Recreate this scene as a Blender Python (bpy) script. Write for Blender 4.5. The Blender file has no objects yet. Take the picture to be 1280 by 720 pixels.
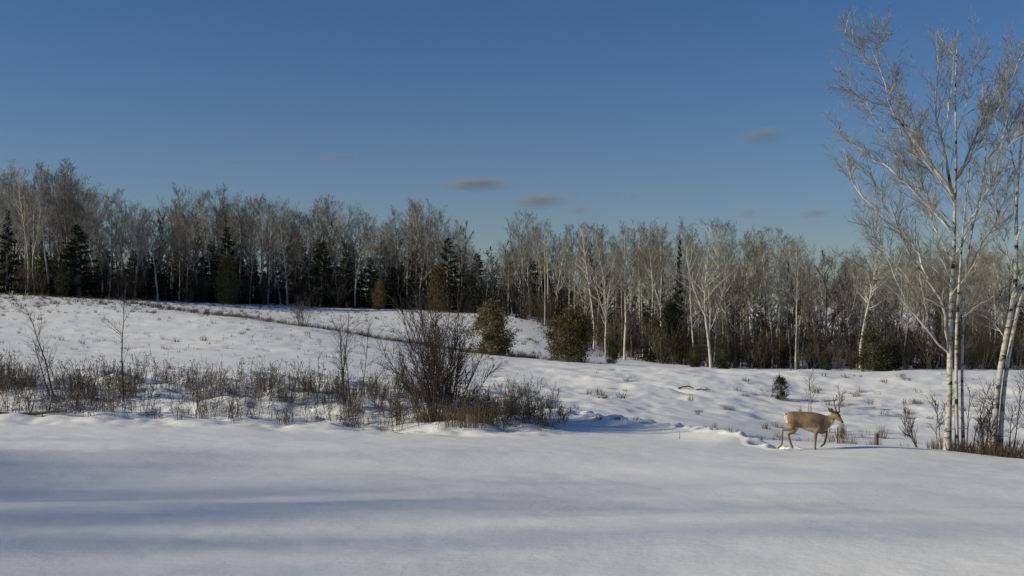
import bpy, bmesh, math, random
import numpy as np
from mathutils import Vector

# ------------------------------------------------------------------ camera, sky, sun, exposure
scene = bpy.context.scene
col = scene.collection
F = 1312.0            # focal length in pixels of a 1280 px wide frame
YH = 425.0            # row of the horizon in that frame
cam_d = bpy.data.cameras.new('camera')
cam_d.sensor_width = 36.0
cam_d.lens = 36.0 * F / 1280.0
cam_d.shift_y = (YH - 360.0) / 1280.0
cam_d.clip_start = 0.1
cam_d.clip_end = 20000.0
cam = bpy.data.objects.new('camera', cam_d)
col.objects.link(cam)
cam.location = (0, 0, 0)
cam.rotation_euler = (math.radians(90), 0, 0)
scene.camera = cam

SUN_EL = math.radians(21.0)
SUN_AZ = math.radians(259.0)          # clockwise from +Y: from the left, a little behind the camera
world = bpy.data.worlds.new('World')
scene.world = world
world.use_nodes = True
wn = world.node_tree
wn.nodes.clear()
w_out = wn.nodes.new('ShaderNodeOutputWorld')
w_bg = wn.nodes.new('ShaderNodeBackground')
w_sky = wn.nodes.new('ShaderNodeTexSky')
w_sky.sky_type = 'NISHITA'
w_sky.sun_disc = False
w_sky.sun_elevation = SUN_EL
w_sky.sun_rotation = SUN_AZ
w_sky.altitude = 300.0
w_sky.air_density = 1.1
w_sky.dust_density = 0.1
w_sky.ozone_density = 10.0
w_bg.inputs['Strength'].default_value = 0.08
# pale winter haze that thickens towards the horizon all the way round
w_tc = wn.nodes.new('ShaderNodeTexCoord')
w_sep = wn.nodes.new('ShaderNodeSeparateXYZ')
w_abs = wn.nodes.new('ShaderNodeMath'); w_abs.operation = 'ABSOLUTE'
w_mul = wn.nodes.new('ShaderNodeMath'); w_mul.operation = 'MULTIPLY'; w_mul.inputs[1].default_value = -1.0 / 0.10
w_exp = wn.nodes.new('ShaderNodeMath'); w_exp.operation = 'EXPONENT'
w_fac = wn.nodes.new('ShaderNodeMath'); w_fac.operation = 'MULTIPLY'; w_fac.inputs[1].default_value = 1.0
w_mix = wn.nodes.new('ShaderNodeMix'); w_mix.data_type = 'RGBA'
w_mix.inputs['B'].default_value = (4.6, 4.65, 2.85, 1.0)
wn.links.new(w_tc.outputs['Generated'], w_sep.inputs['Vector'])
wn.links.new(w_sep.outputs['Z'], w_abs.inputs[0]); wn.links.new(w_abs.outputs[0], w_mul.inputs[0])
wn.links.new(w_mul.outputs[0], w_exp.inputs[0]); wn.links.new(w_exp.outputs[0], w_fac.inputs[0])
wn.links.new(w_fac.outputs[0], w_mix.inputs['Factor'])
wn.links.new(w_sky.outputs['Color'], w_mix.inputs['A'])
wn.links.new(w_mix.outputs['Result'], w_bg.inputs['Color'])
wn.links.new(w_bg.outputs['Background'], w_out.inputs['Surface'])

to_sun = Vector((math.sin(SUN_AZ) * math.cos(SUN_EL), math.cos(SUN_AZ) * math.cos(SUN_EL), math.sin(SUN_EL)))
sun_d = bpy.data.lights.new('sun', 'SUN')
sun_d.energy = 4.4
sun_d.angle = math.radians(1.0)
sun_d.color = (1.0, 0.895, 0.64)
sun = bpy.data.objects.new('sun', sun_d)
col.objects.link(sun)
sun.rotation_euler = to_sun.to_track_quat('Z', 'Y').to_euler()

scene.view_settings.view_transform = 'Standard'
scene.view_settings.look = 'None'
scene.view_settings.exposure = 0.0
scene.view_settings.gamma = 1.0
scene.cycles.use_denoising = True
scene.cycles.max_bounces = 6
scene.cycles.diffuse_bounces = 3
scene.cycles.transparent_max_bounces = 4

R = np.random.default_rng(7)

# ------------------------------------------------------------------ helpers: noise, meshes
def _hash(ix, iy, seed):
    h = (ix.astype(np.int64) * 374761393 + iy.astype(np.int64) * 668265263 + seed * 974711) & 0xFFFFFFFF
    h = ((h ^ (h >> 13)) * 1274126177) & 0xFFFFFFFF
    h = h ^ (h >> 16)
    return (h & 0xFFFF) / 65535.0

def vnoise(x, y, seed=0):
    x = np.asarray(x, float); y = np.asarray(y, float)
    ix = np.floor(x); iy = np.floor(y)
    fx = x - ix; fy = y - iy
    fx = fx * fx * (3 - 2 * fx); fy = fy * fy * (3 - 2 * fy)
    a = _hash(ix, iy, seed); b = _hash(ix + 1, iy, seed)
    c = _hash(ix, iy + 1, seed); d = _hash(ix + 1, iy + 1, seed)
    return (a * (1 - fx) + b * fx) * (1 - fy) + (c * (1 - fx) + d * fx) * fy - 0.5

def fnoise(x, y, seed=0, octs=3):
    s = 0; a = 1.0; k = 1.0
    for i in range(octs):
        s = s + a * vnoise(x * k + i * 17.3, y * k - i * 9.1, seed + i)
        a *= 0.5; k *= 2.03
    return s

def sstep(a, b, x):
    t = np.clip((x - a) / (b - a), 0, 1)
    return t * t * (3 - 2 * t)

class Geo:
    """collects quads and triangles with a material index each"""
    def __init__(self):
        self.v = []; self.q = []; self.t = []; self.qm = []; self.tm = []; self.n = 0; self.tubes = {}
    def raw(self, v, q=None, t=None, m=0):
        v = np.asarray(v, float).reshape(-1, 3)
        if q is not None and len(q):
            q = np.asarray(q, np.int64).reshape(-1, 4); self.q.append(q + self.n); self.qm.append(np.full(len(q), m))
        if t is not None and len(t):
            t = np.asarray(t, np.int64).reshape(-1, 3); self.t.append(t + self.n); self.tm.append(np.full(len(t), m))
        self.v.append(v); self.n += len(v)
    def tube(self, pts, rad, k=3, m=0):
        self.tubes.setdefault((len(pts), k, m), []).append((pts, rad))
    def flush(self):
        for (n, k, m), lst in self.tubes.items():
            P = np.array([a for a, b in lst], float); RR = np.array([b for a, b in lst], float)
            B = len(lst)
            T = np.gradient(P, axis=1)
            T /= np.linalg.norm(T, axis=2, keepdims=True) + 1e-9
            ref = np.where(np.abs(T[:, :1, 2:3]) > 0.8, np.array([1.0, 0, 0]), np.array([0, 0, 1.0]))
            ref = np.broadcast_to(ref, T.shape)
            U = np.cross(T, ref); U /= np.linalg.norm(U, axis=2, keepdims=True) + 1e-9
            V = np.cross(T, U)
            ang = np.arange(k) * 2 * math.pi / k
            ring = (P[:, :, None, :] + RR[:, :, None, None] *
                    (np.cos(ang)[None, None, :, None] * U[:, :, None, :] + np.sin(ang)[None, None, :, None] * V[:, :, None, :]))
            idx = np.arange(B * n * k).reshape(B, n, k)
            a = idx[:, :-1, :]; b = np.roll(a, -1, axis=2); d = idx[:, 1:, :]; c = np.roll(d, -1, axis=2)
            q = np.stack([a, b, c, d], -1)
            if k == 2: q = q[:, :, :1]
            self.raw(ring.reshape(-1, 3), q=q.reshape(-1, 4), m=m)
        self.tubes = {}
    def arrays(self):
        self.flush()
        v = np.concatenate(self.v) if self.v else np.zeros((0, 3))
        q = np.concatenate(self.q) if self.q else np.zeros((0, 4), np.int64)
        t = np.concatenate(self.t) if self.t else np.zeros((0, 3), np.int64)
        qm = np.concatenate(self.qm) if self.qm else np.zeros(0, int)
        tm = np.concatenate(self.tm) if self.tm else np.zeros(0, int)
        return v, q, t, qm, tm
    def mesh(self, name, mats, smooth=True):
        return mesh_from(name, self.arrays(), mats, smooth)

def mesh_from(name, arr, mats, smooth=True):
    v, q, t, qm, tm = arr
    me = bpy.data.meshes.new(name)
    me.vertices.add(len(v)); me.vertices.foreach_set('co', v.astype(np.float32).ravel())
    nl = len(q) * 4 + len(t) * 3
    me.loops.add(nl)
    me.loops.foreach_set('vertex_index', np.concatenate([q.ravel(), t.ravel()]).astype(np.int32))
    me.polygons.add(len(q) + len(t))
    ls = np.concatenate([np.arange(len(q)) * 4, len(q) * 4 + np.arange(len(t)) * 3])
    me.polygons.foreach_set('loop_start', ls.astype(np.int32))
    me.polygons.foreach_set('material_index', np.concatenate([qm, tm]).astype(np.int32))
    me.polygons.foreach_set('use_smooth', np.full(len(q) + len(t), smooth))
    for m in mats: me.materials.append(m)
    me.update(calc_edges=True)
    return me

def merge_arrays(items):
    """items: (arrays, 3x3 matrix, offset) -> one set of arrays"""
    V, Q, T, QM, TM = [], [], [], [], []; n = 0
    for (v, q, t, qm, tm), M, o in items:
        V.append(v @ M.T + o); Q.append(q + n); T.append(t + n); QM.append(qm); TM.append(tm); n += len(v)
    return np.concatenate(V), np.concatenate(Q), np.concatenate(T), np.concatenate(QM), np.concatenate(TM)

def rotz(a, s=1.0, sz=None, lean=0.0, leandir=0.0):
    c, n = math.cos(a), math.sin(a)
    M = np.array([[c, -n, 0], [n, c, 0], [0, 0, 1.0]]) * s
    if sz is not None: M[2, 2] = sz
    if lean:
        S = np.eye(3); S[0, 2] = lean * math.cos(leandir); S[1, 2] = lean * math.sin(leandir)
        M = S @ M
    return M

def obj(name, data, parent=None):
    o = bpy.data.objects.new(name, data); col.objects.link(o)
    if parent is not None: o.parent = parent
    return o

def tag(o, label=None, cat=None, group=None, kind=None):
    if label: o['label'] = label
    if cat: o['category'] = cat
    if group: o['group'] = group
    if kind: o['kind'] = kind
    return o

def thing(name, label, cat, loc=(0, 0, 0), rz=0.0, sc=1.0, group=None):
    o = obj(name, None); o.empty_display_size = 0.2
    o.location = loc; o.rotation_euler = (0, 0, rz)
    o.scale = (sc, sc, sc) if not isinstance(sc, tuple) else sc
    return tag(o, label, cat, group)

# ------------------------------------------------------------------ materials
def new_mat(name):
    m = bpy.data.materials.new(name); m.use_nodes = True
    nt = m.node_tree; nt.nodes.clear()
    out = nt.nodes.new('ShaderNodeOutputMaterial'); b = nt.nodes.new('ShaderNodeBsdfPrincipled')
    nt.links.new(b.outputs['BSDF'], out.inputs['Surface'])
    return m, nt, b, out

def ramp(nt, stops):
    r = nt.nodes.new('ShaderNodeValToRGB')
    e = r.color_ramp.elements
    while len(e) < len(stops): e.new(0.5)
    for el, (p, c) in zip(e, stops):
        el.position = p; el.color = (*c, 1.0)
    return r

def noise_node(nt, scale, detail=4, vec=None, rough=0.55):
    n = nt.nodes.new('ShaderNodeTexNoise'); n.inputs['Scale'].default_value = scale
    n.inputs['Detail'].default_value = detail; n.inputs['Roughness'].default_value = rough
    if vec is not None: nt.links.new(vec, n.inputs['Vector'])
    return n

def varied(name, c0, c1, scale=3.0, rough=0.85, rnd=0.35, trans=0.0, spec=0.2):
    """two-tone noise colour; brightness differs from object to object"""
    m, nt, b, out = new_mat(name)
    tc = nt.nodes.new('ShaderNodeTexCoord')
    n = noise_node(nt, scale, 4, tc.outputs['Object'])
    r = ramp(nt, [(0.3, c0), (0.7, c1)])
    nt.links.new(n.outputs['Fac'], r.inputs['Fac'])
    oi = nt.nodes.new('ShaderNodeObjectInfo')
    mr = nt.nodes.new('ShaderNodeMapRange')
    mr.inputs['To Min'].default_value = 1 - rnd; mr.inputs['To Max'].default_value = 1 + rnd
    nt.links.new(oi.outputs['Random'], mr.inputs['Value'])
    mx = nt.nodes.new('ShaderNodeVectorMath'); mx.operation = 'SCALE'
    nt.links.new(r.outputs['Color'], mx.inputs[0]); nt.links.new(mr.outputs['Result'], mx.inputs['Scale'])
    nt.links.new(mx.outputs['Vector'], b.inputs['Base Color'])
    b.inputs['Roughness'].default_value = rough
    b.inputs['Specular IOR Level'].default_value = spec
    if trans > 0:
        tr = nt.nodes.new('ShaderNodeBsdfTranslucent'); ms = nt.nodes.new('ShaderNodeMixShader')
        ms.inputs['Fac'].default_value = trans
        nt.links.new(mx.outputs['Vector'], tr.inputs['Color'])
        nt.links.new(b.outputs['BSDF'], ms.inputs[1]); nt.links.new(tr.outputs['BSDF'], ms.inputs[2])
        nt.links.new(ms.outputs['Shader'], out.inputs['Surface'])
    return m

def bark_white(name, pale, dark, zscale=1.0, amount=0.56):
    """pale bark with dark scars lying across the trunk"""
    m, nt, b, out = new_mat(name)
    tc = nt.nodes.new('ShaderNodeTexCoord')
    mp = nt.nodes.new('ShaderNodeMapping'); mp.inputs['Scale'].default_value = (2.0, 2.0, 5.0 * zscale)
    nt.links.new(tc.outputs['Object'], mp.inputs['Vector'])
    n = noise_node(nt, 1.3, 5, mp.outputs['Vector'], 0.62)
    r = ramp(nt, [(amount - 0.03, pale), (amount + 0.05, tuple(0.6 * a + 0.4 * d for a, d in zip(pale, dark))), (amount + 0.1, dark)])
    nt.links.new(n.outputs['Fac'], r.inputs['Fac'])
    n2 = noise_node(nt, 0.9, 3, tc.outputs['Object'])
    r2 = ramp(nt, [(0.35, (0.72, 0.70, 0.66)), (0.7, (1.0, 1.0, 1.0))])
    nt.links.new(n2.outputs['Fac'], r2.inputs['Fac'])
    mu = nt.nodes.new('ShaderNodeMix'); mu.data_type = 'RGBA'; mu.blend_type = 'MULTIPLY'; mu.inputs['Factor'].default_value = 1.0
    nt.links.new(r.outputs['Color'], mu.inputs['A']); nt.links.new(r2.outputs['Color'], mu.inputs['B'])
    oi = nt.nodes.new('ShaderNodeObjectInfo'); mr = nt.nodes.new('ShaderNodeMapRange')
    mr.inputs['To Min'].default_value = 0.62; mr.inputs['To Max'].default_value = 1.12
    nt.links.new(oi.outputs['Random'], mr.inputs['Value'])
    mx = nt.nodes.new('ShaderNodeVectorMath'); mx.operation = 'SCALE'
    nt.links.new(mu.outputs['Result'], mx.inputs[0]); nt.links.new(mr.outputs['Result'], mx.inputs['Scale'])
    nt.links.new(mx.outputs['Vector'], b.inputs['Base Color'])
    b.inputs['Roughness'].default_value = 0.75; b.inputs['Specular IOR Level'].default_value = 0.25
    return m

def mat_snow():
    m, nt, b, out = new_mat('snow')
    geo = nt.nodes.new('ShaderNodeNewGeometry')
    n1 = noise_node(nt, 0.35, 4, geo.outputs['Position'])
    r = ramp(nt, [(0.3, (0.79, 0.79, 0.785)), (0.7, (0.85, 0.845, 0.835))])
    nt.links.new(n1.outputs['Fac'], r.inputs['Fac'])
    nt.links.new(r.outputs['Color'], b.inputs['Base Color'])
    b.inputs['Roughness'].default_value = 0.7
    b.inputs['Specular IOR Level'].default_value = 0.2
    n2 = noise_node(nt, 9.0, 6, geo.outputs['Position'], 0.65)
    bp = nt.nodes.new('ShaderNodeBump'); bp.inputs['Strength'].default_value = 0.22; bp.inputs['Distance'].default_value = 0.03
    nt.links.new(n2.outputs['Fac'], bp.inputs['Height'])
    n3 = noise_node(nt, 1.4, 3, geo.outputs['Position'], 0.5)
    bp2 = nt.nodes.new('ShaderNodeBump'); bp2.inputs['Strength'].default_value = 0.25; bp2.inputs['Distance'].default_value = 0.06
    nt.links.new(n3.outputs['Fac'], bp2.inputs['Height'])
    nt.links.new(bp2.outputs['Normal'], bp.inputs['Normal'])
    mp = nt.nodes.new('ShaderNodeMapping'); mp.inputs['Scale'].default_value = (1.0, 3.2, 1.0); mp.inputs['Rotation'].default_value = (0, 0, 0.25)
    nt.links.new(geo.outputs['Position'], mp.inputs['Vector'])
    n4 = noise_node(nt, 2.6, 5, mp.outputs['Vector'], 0.6)
    bp3 = nt.nodes.new('ShaderNodeBump'); bp3.inputs['Strength'].default_value = 0.3; bp3.inputs['Distance'].default_value = 0.035
    nt.links.new(n4.outputs['Fac'], bp3.inputs['Height']); nt.links.new(bp.outputs['Normal'], bp3.inputs['Normal'])
    n5 = noise_node(nt, 55.0, 3, geo.outputs['Position'], 0.6)
    bp4 = nt.nodes.new('ShaderNodeBump'); bp4.inputs['Strength'].default_value = 0.25; bp4.inputs['Distance'].default_value = 0.008
    nt.links.new(n5.outputs['Fac'], bp4.inputs['Height']); nt.links.new(bp3.outputs['Normal'], bp4.inputs['Normal'])
    nt.links.new(bp4.outputs['Normal'], b.inputs['Normal'])
    return m

M_SNOW = mat_snow()
M_ASPEN = bark_white('aspen_bark', (0.46, 0.44, 0.39), (0.05, 0.045, 0.04), 0.35, 0.54)
M_ASPEN_PALE = bark_white('pale_aspen_bark', (0.62, 0.60, 0.54), (0.06, 0.055, 0.05), 0.35, 0.58)
M_GREYBARK = varied('grey_bark', (0.10, 0.09, 0.078), (0.20, 0.185, 0.16), 3.0, rnd=0.3)
M_TWIG = varied('aspen_twigs', (0.165, 0.154, 0.133), (0.30, 0.285, 0.255), 0.5, rnd=0.28)
M_TWIG_DARK = varied('brush_twigs', (0.045, 0.037, 0.030), (0.105, 0.088, 0.070), 0.6, rnd=0.3)
M_TWIG_YOUNG = varied('young_tree_twigs', (0.075, 0.06, 0.048), (0.15, 0.125, 0.10), 0.4, rnd=0.2)
M_BIRCH = bark_white('birch_bark', (0.72, 0.70, 0.65), (0.03, 0.026, 0.024), 1.0, 0.505)
M_BIRCH_LIMB = bark_white('birch_limb_bark', (0.66, 0.63, 0.57), (0.07, 0.06, 0.05), 0.6, 0.545)
M_BIRCH_TWIG = varied('birch_twigs', (0.15, 0.135, 0.115), (0.30, 0.28, 0.25), 1.2, rnd=0.1)
M_BUSH = varied('willow_stems', (0.035, 0.028, 0.024), (0.085, 0.065, 0.052), 1.5, rnd=0.2)
M_SPRUCE = varied('spruce_needles', (0.008, 0.014, 0.009), (0.026, 0.034, 0.017), 1.2, rnd=0.3, trans=0.1)
M_CEDAR = varied('cedar_sprays', (0.075, 0.066, 0.026), (0.155, 0.128, 0.054), 2.2, rnd=0.22, trans=0.15)
M_CEDAR_GREEN = varied('green_cedar_sprays', (0.022, 0.030, 0.013), (0.060, 0.062, 0.028), 2.2, rnd=0.25, trans=0.15)
M_WEED = varied('dry_weed_stems', (0.055, 0.044, 0.032), (0.15, 0.12, 0.085), 2.0, rnd=0.45)
M_SEED = varied('dry_seed_heads', (0.09, 0.07, 0.05), (0.20, 0.17, 0.12), 6.0, rnd=0.4)
M_GRASS = varied('tan_grass', (0.12, 0.085, 0.055), (0.26, 0.19, 0.125), 3.0, rnd=0.25)
M_LOG = varied('dead_wood', (0.05, 0.04, 0.03), (0.12, 0.095, 0.07), 5.0, rnd=0.2)

# ------------------------------------------------------------------ terrain
def zp(D, py): return (YH - py) * D / F
# per image column: depth and row (or height when a tuple starts with 'z')
near = [(1.0, -2.30), (6.0, -2.30), (10.0, -2.34), (14.0, -2.42)]
prof = {
    -260: [(20, zp(20, 588)), (28, zp(28, 533)), (31, zp(31, 517)), (36, zp(36, 480)), (45, zp(45, 446)), (60, zp(60, 415)), (80, zp(80, 386)), (105, zp(105, 360)), (140, 6.6), (260, 11), (700, 22)],
    0: [(20, zp(20, 590)), (28, zp(28, 535)), (31, zp(31, 519)), (36, zp(36, 482)), (45, zp(45, 448)), (60, zp(60, 419)), (80, zp(80, 392)), (105, zp(105, 367)), (140, 6.2), (260, 11), (700, 22)],
    150: [(20, zp(20, 590)), (28, zp(28, 536)), (31, zp(31, 520)), (36, zp(36, 485)), (45, zp(45, 452)), (60, zp(60, 421)), (82, zp(82, 388)), (96, zp(96, 378.5)), (112, zp(112, 374)), (150, 5.6), (260, 10), (700, 22)],
    300: [(20, zp(20, 592)), (28, zp(28, 540)), (31, zp(31, 524)), (36, zp(36, 490)), (45, zp(45, 455)), (60, zp(60, 418)), (75, zp(75, 396)), (80, zp(80, 394.5)), (92, zp(92, 396)), (125, zp(125, 380)), (160, 5.6), (260, 10), (700, 22)],
    400: [(20, zp(20, 593)), (28, zp(28, 545)), (31, zp(31, 528)), (36, zp(36, 493)), (45, zp(45, 458)), (58, zp(58, 426)), (68, zp(68, 411.5)), (72, zp(72, 411)), (82, zp(82, 413)), (100, zp(100, 400)), (125, zp(125, 385)), (160, 5.4), (260, 10), (700, 22)],
    500: [(20, zp(20, 594)), (28, zp(28, 548)), (31, zp(31, 533)), (36, zp(36, 498)), (45, zp(45, 465)), (56, zp(56, 438)), (63, zp(63, 427)), (66, zp(66, 427)), (76, zp(76, 429)), (95, zp(95, 410)), (125, zp(125, 387)), (160, 5.0), (260, 9.5), (700, 22)],
    600: [(20, zp(20, 595)), (28, zp(28, 549)), (31, zp(31, 535)), (36, zp(36, 508)), (45, zp(45, 472)), (52, zp(52, 452)), (58, zp(58, 441)), (61, zp(61, 441)), (70, zp(70, 443)), (90, zp(90, 420)), (120, zp(120, 391)), (160, 4.6), (260, 9), (700, 22)],
    690: [(20, zp(20, 597)), (28, zp(28, 551)), (31, zp(31, 538)), (35, zp(35, 518)), (40, zp(40, 498)), (45, zp(45, 477)), (50, zp(50, 460)), (54, zp(54, 451.5)), (57, zp(57, 451)), (66, zp(66, 454)), (86, zp(86, 430)), (112, zp(112, 403)), (150, 3.6), (260, 8), (700, 22)],
    760: [(20, zp(20, 598)), (28, zp(28, 554)), (31, zp(31, 541)), (35, zp(35, 524)), (40, zp(40, 502)), (45, zp(45, 477)), (49, zp(49, 463)), (52, zp(52, 456)), (55, zp(55, 456)), (64, zp(64, 459)), (90, zp(90, 447)), (120, zp(120, 432)), (160, 1.5), (260, 7), (700, 22)],
    900: [(20, zp(20, 600)), (26, zp(26, 566)), (28, zp(28, 557.5)), (30, zp(30, 550)), (33, -3.02), (37, zp(37, 530)), (42, zp(42, 504)), (46, zp(46, 480)), (49, zp(49, 465)), (51.5, zp(51.5, 461.5)), (60, zp(60, 464)), (90, zp(90, 460)), (130, zp(130, 448)), (180, -.5), (300, 6), (700, 22)],
    1000: [(20, zp(20, 603)), (26, zp(26, 572)), (28, zp(28, 563.5)), (30.0, zp(30.0, 549.5)), (31, zp(31.0, 549.5)), (33.5, -3.45), (38, zp(38, 539)), (42, zp(42, 514)), (46, zp(46, 486)), (49, zp(49, 467)), (51, zp(51, 463)), (60, zp(60, 466)), (90, zp(90, 461)), (130, zp(130, 450)), (180, -.5), (300, 6), (700, 22)],
    1100: [(20, zp(20, 605)), (26, zp(26, 573)), (28.5, zp(28.5, 556)), (29.3, zp(29.3, 554)), (31.5, -3.3), (34, -3.5), (38, zp(38, 543)), (42, zp(42, 516)), (46, zp(46, 487)), (49, zp(49, 469)), (51, zp(51, 464.5)), (60, zp(60, 467)), (90, zp(90, 462)), (130, zp(130, 450)), (180, -.5), (300, 6), (700, 22)],
    1200: [(20, zp(20, 608)), (25, zp(25, 579)), (27.5, zp(27.5, 566)), (28.3, zp(28.3, 564)), (30.5, -3.25), (34, -3.6), (38, zp(38, 546)), (42, zp(42, 518)), (46, zp(46, 488)), (49, zp(49, 469)), (51, zp(51, 465.5)), (60, zp(60, 467)), (90, zp(90, 462)), (130, zp(130, 450)), (180, -.5), (300, 6), (700, 22)],
    1290: [(20, zp(20, 611)), (24, zp(24, 587)), (26.5, zp(26.5, 575)), (27.4, zp(27.4, 573)), (30, -3.4), (34, -3.7), (38, zp(38, 548)), (42, zp(42, 520)), (46, zp(46, 489)), (49, zp(49, 470)), (51, zp(51, 466)), (60, zp(60, 467)), (90, zp(90, 462)), (130, zp(130, 450)), (180, -.5), (300, 6), (700, 22)],
    1560: [(20, -2.9), (24, -3.05), (27, -3.2), (31, -3.5), (38, -3.4), (46, -2.2), (51, -1.6), (60, -1.7), (90, -2.4), (130, -2.2), (180, -.5), (300, 6), (700, 22)],
}
GX = np.arange(-260, 1561, 10.0)
GL = np.linspace(0.0, math.log(700.0), 640)
_keys = sorted(prof)
_rows = []
for k in _keys:
    pts = near + prof[k]
    _rows.append(np.interp(GL, np.log([p[0] for p in pts]), [p[1] for p in pts]))
_rows = np.array(_rows)
TAB = np.array([[np.interp(gx, _keys, _rows[:, j]) for j in range(len(GL))] for gx in GX])
def _smooth(a, axis, sig):
    n = int(3 * sig) + 1
    kx = np.exp(-0.5 * (np.arange(-n, n + 1) / sig) ** 2); kx /= kx.sum()
    pad = [(0, 0), (0, 0)]; pad[axis] = (n, n)
    b = np.pad(a, pad, mode='edge')
    return np.apply_along_axis(lambda r: np.convolve(r, kx, 'valid'), axis, b)
TAB = _smooth(_smooth(TAB, 1, 2.0), 0, 3.0)

def polar(X, Y):
    az = np.arctan2(X, Y); r = np.hypot(X, Y)
    azc = np.clip(az, math.atan((-260 - 640) / F), math.atan((1560 - 640) / F))
    return az, np.maximum(r * np.cos(azc), 1.0), 640 + F * np.tan(azc)

def base_h(X, Y):
    az, D, px = polar(X, Y)
    fx = np.clip((px - GX[0]) / 10.0, 0, len(GX) - 1.001); fy = np.clip(np.log(D) / (GL[1] - GL[0]), 0, len(GL) - 1.001)
    ix = fx.astype(int); iy = fy.astype(int); fx = fx - ix; fy = fy - iy
    z = (TAB[ix, iy] * (1 - fx) + TAB[ix + 1, iy] * fx) * (1 - fy) + (TAB[ix, iy + 1] * (1 - fx) + TAB[ix + 1, iy + 1] * fx) * fy
    gen = -2.3 + np.maximum(D - 40, 0) * np.where(az < 0, 0.02 + 0.16 * (1 - sstep(110, 160, D)), 0.02)  # unseen left ground raised to lift the trees that shade the foreground
    w = sstep(1.0, 2.2, np.abs(az))
    return z * (1 - w) + gen * w

def P(px, D): return np.array([(px - 640) / F * D, D])

LIP = [P(690, 35.5), P(720, 34.5), P(760, 33.9), P(800, 33.3), P(840, 32.6), P(870, 31.9), P(900, 30.8), P(932, 29.2), P(960, 28.6)]
TRENCH = [P(620, 46.0), P(650, 45.7), P(720, 45.5), P(790, 44.9), P(850, 44.2), P(885, 43.8)]

PRINTS = []
_tr = LIP[1:-1] + [P(968, 28.25)]
_rs = np.random.default_rng(3)
for _i in range(len(_tr) - 1):
    for _k in range(3):
        _p = _tr[_i] + (_tr[_i + 1] - _tr[_i]) * (_k / 3.0)
        PRINTS.append((_p[0] + _rs.normal() * 0.12, _p[1] - 0.25 + 0.16 * (-1) ** _k))
for _X, _y in [(96, -.10), (287, .10), (493, -.11)]:
    PRINTS.append(((1007.2 - 640) / F * 28.0 + (_X - 400) * 0.00252, 28.0 + _y))
def line_dist(X, Y, line):
    best = np.full(X.shape, 1e9); sd = np.zeros(X.shape); tt = np.zeros(X.shape)
    n = len(line) - 1
    for i in range(n):
        a, b = line[i], line[i + 1]; d = b - a; L = np.hypot(*d)
        t = np.clip(((X - a[0]) * d[0] + (Y - a[1]) * d[1]) / L ** 2, 0, 1)
        qx = X - a[0] - t * d[0]; qy = Y - a[1] - t * d[1]
        ds = np.hypot(qx, qy); s = np.sign(d[0] * qy - d[1] * qx)
        m = ds < best
        best = np.where(m, ds, best); sd = np.where(m, ds * s, sd); tt = np.where(m, (i + t) / n, tt)
    return sd, tt          # positive on the far side of a line that runs to the right

def local_relief(X, Y, z):
    sd, t = line_dist(X, Y, LIP)
    e = sstep(0, 0.12, t) * (1 - sstep(0.85, 1.0, t))
    z = z + e * 0.24 * np.where(sd < 0, np.exp(-(sd / 1.1) ** 2), 1 - sstep(0.0, 0.28, sd))
    # shallow ditch with a soft bank behind it
    sd, t = line_dist(X, Y, TRENCH)
    sd = sd + 0.5 * vnoise(X / 1.1, Y / 0.9, 51)
    e = sstep(0, 0.15, t) * (1 - sstep(0.7, 1.0, t)) * (np.abs(sd) < 5)
    z = z + e * (0.14 * np.exp(-((sd + 1.1) / 0.5) ** 2) - 0.20 * np.exp(-((sd + 0.3) / 0.45) ** 2))
    # hoof prints of the deer's trail
    for hx, hy in PRINTS:
        m = (np.abs(X - hx) < 0.6) & (np.abs(Y - hy) < 0.6)
        if m.any():
            d = np.hypot(X[m] - hx, (Y[m] - hy) * 0.8)
            z[m] += -0.20 * np.exp(-(d / 0.14) ** 2) + 0.045 * np.exp(-((d - 0.28) / 0.09) ** 2)
    return z

def height(X, Y):
    X = np.asarray(X, float); Y = np.asarray(Y, float)
    az, D, px = polar(X, Y)
    z = base_h(X, Y)
    view = 1 - sstep(0.7, 1.2, np.abs(az))
    z = z + 0.24 * fnoise((X - 0.35 * Y) / 6.5, (Y + 0.12 * X) / 4.2, 3, 2) * sstep(5, 12, D) * (1 - sstep(24, 30, D))
    z = z + 0.05 * fnoise(X / 2.6, Y / 1.1, 5, 2) * sstep(8, 14, D) * (1 - sstep(24, 30, D))
    z = z + 0.012 * fnoise(X / 0.5, Y / 0.3, 9, 2) * sstep(6, 10, D) * (1 - sstep(60, 80, D))
    strip = sstep(28, 30.5, D) * (1 - sstep(38, 46, D)) * (1 - sstep(660, 730, px))
    z = z + strip * (0.34 * fnoise(X / 1.3, Y / 0.9, 11, 3) + 0.03)
    bank = sstep(36, 41, D) * (1 - sstep(49, 53, D)) * sstep(800, 880, px)
    z = z + bank * (0.20 * fnoise(X / 2.6, Y / 1.5, 21, 2) + 0.10 * fnoise(X / 0.8, Y / 0.5, 25, 3))
    mid = sstep(32, 38, D) * (1 - sstep(48, 55, D)) * sstep(640, 720, px) * (1 - sstep(820, 880, px))
    z = z + mid * (0.14 * fnoise(X / 1.8, Y / 1.0, 31, 2) + 0.07 * fnoise(X / 0.5, Y / 0.5, 35, 2))
    hill = sstep(44, 52, D) * (1 - sstep(130, 160, D)) * (1 - bank)
    z = z + hill * (0.12 * fnoise(X / 3.4, Y / 2.2, 41, 2) + 0.05 * fnoise(X / 0.8, Y / 0.7, 45, 2))
    m = (D > 26) & (D < 49) & (px > 560) & (px < 1000)
    if m.any(): z[m] = local_relief(X[m], Y[m], z[m])
    # drift shoulders on the far bank
    z = z + 0.12 * view * np.where((D > 52) & (px > 780), vnoise(X / 2.2, Y / 3.0, 61) * (1 - sstep(56, 60, D)), 0)
    return z

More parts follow.
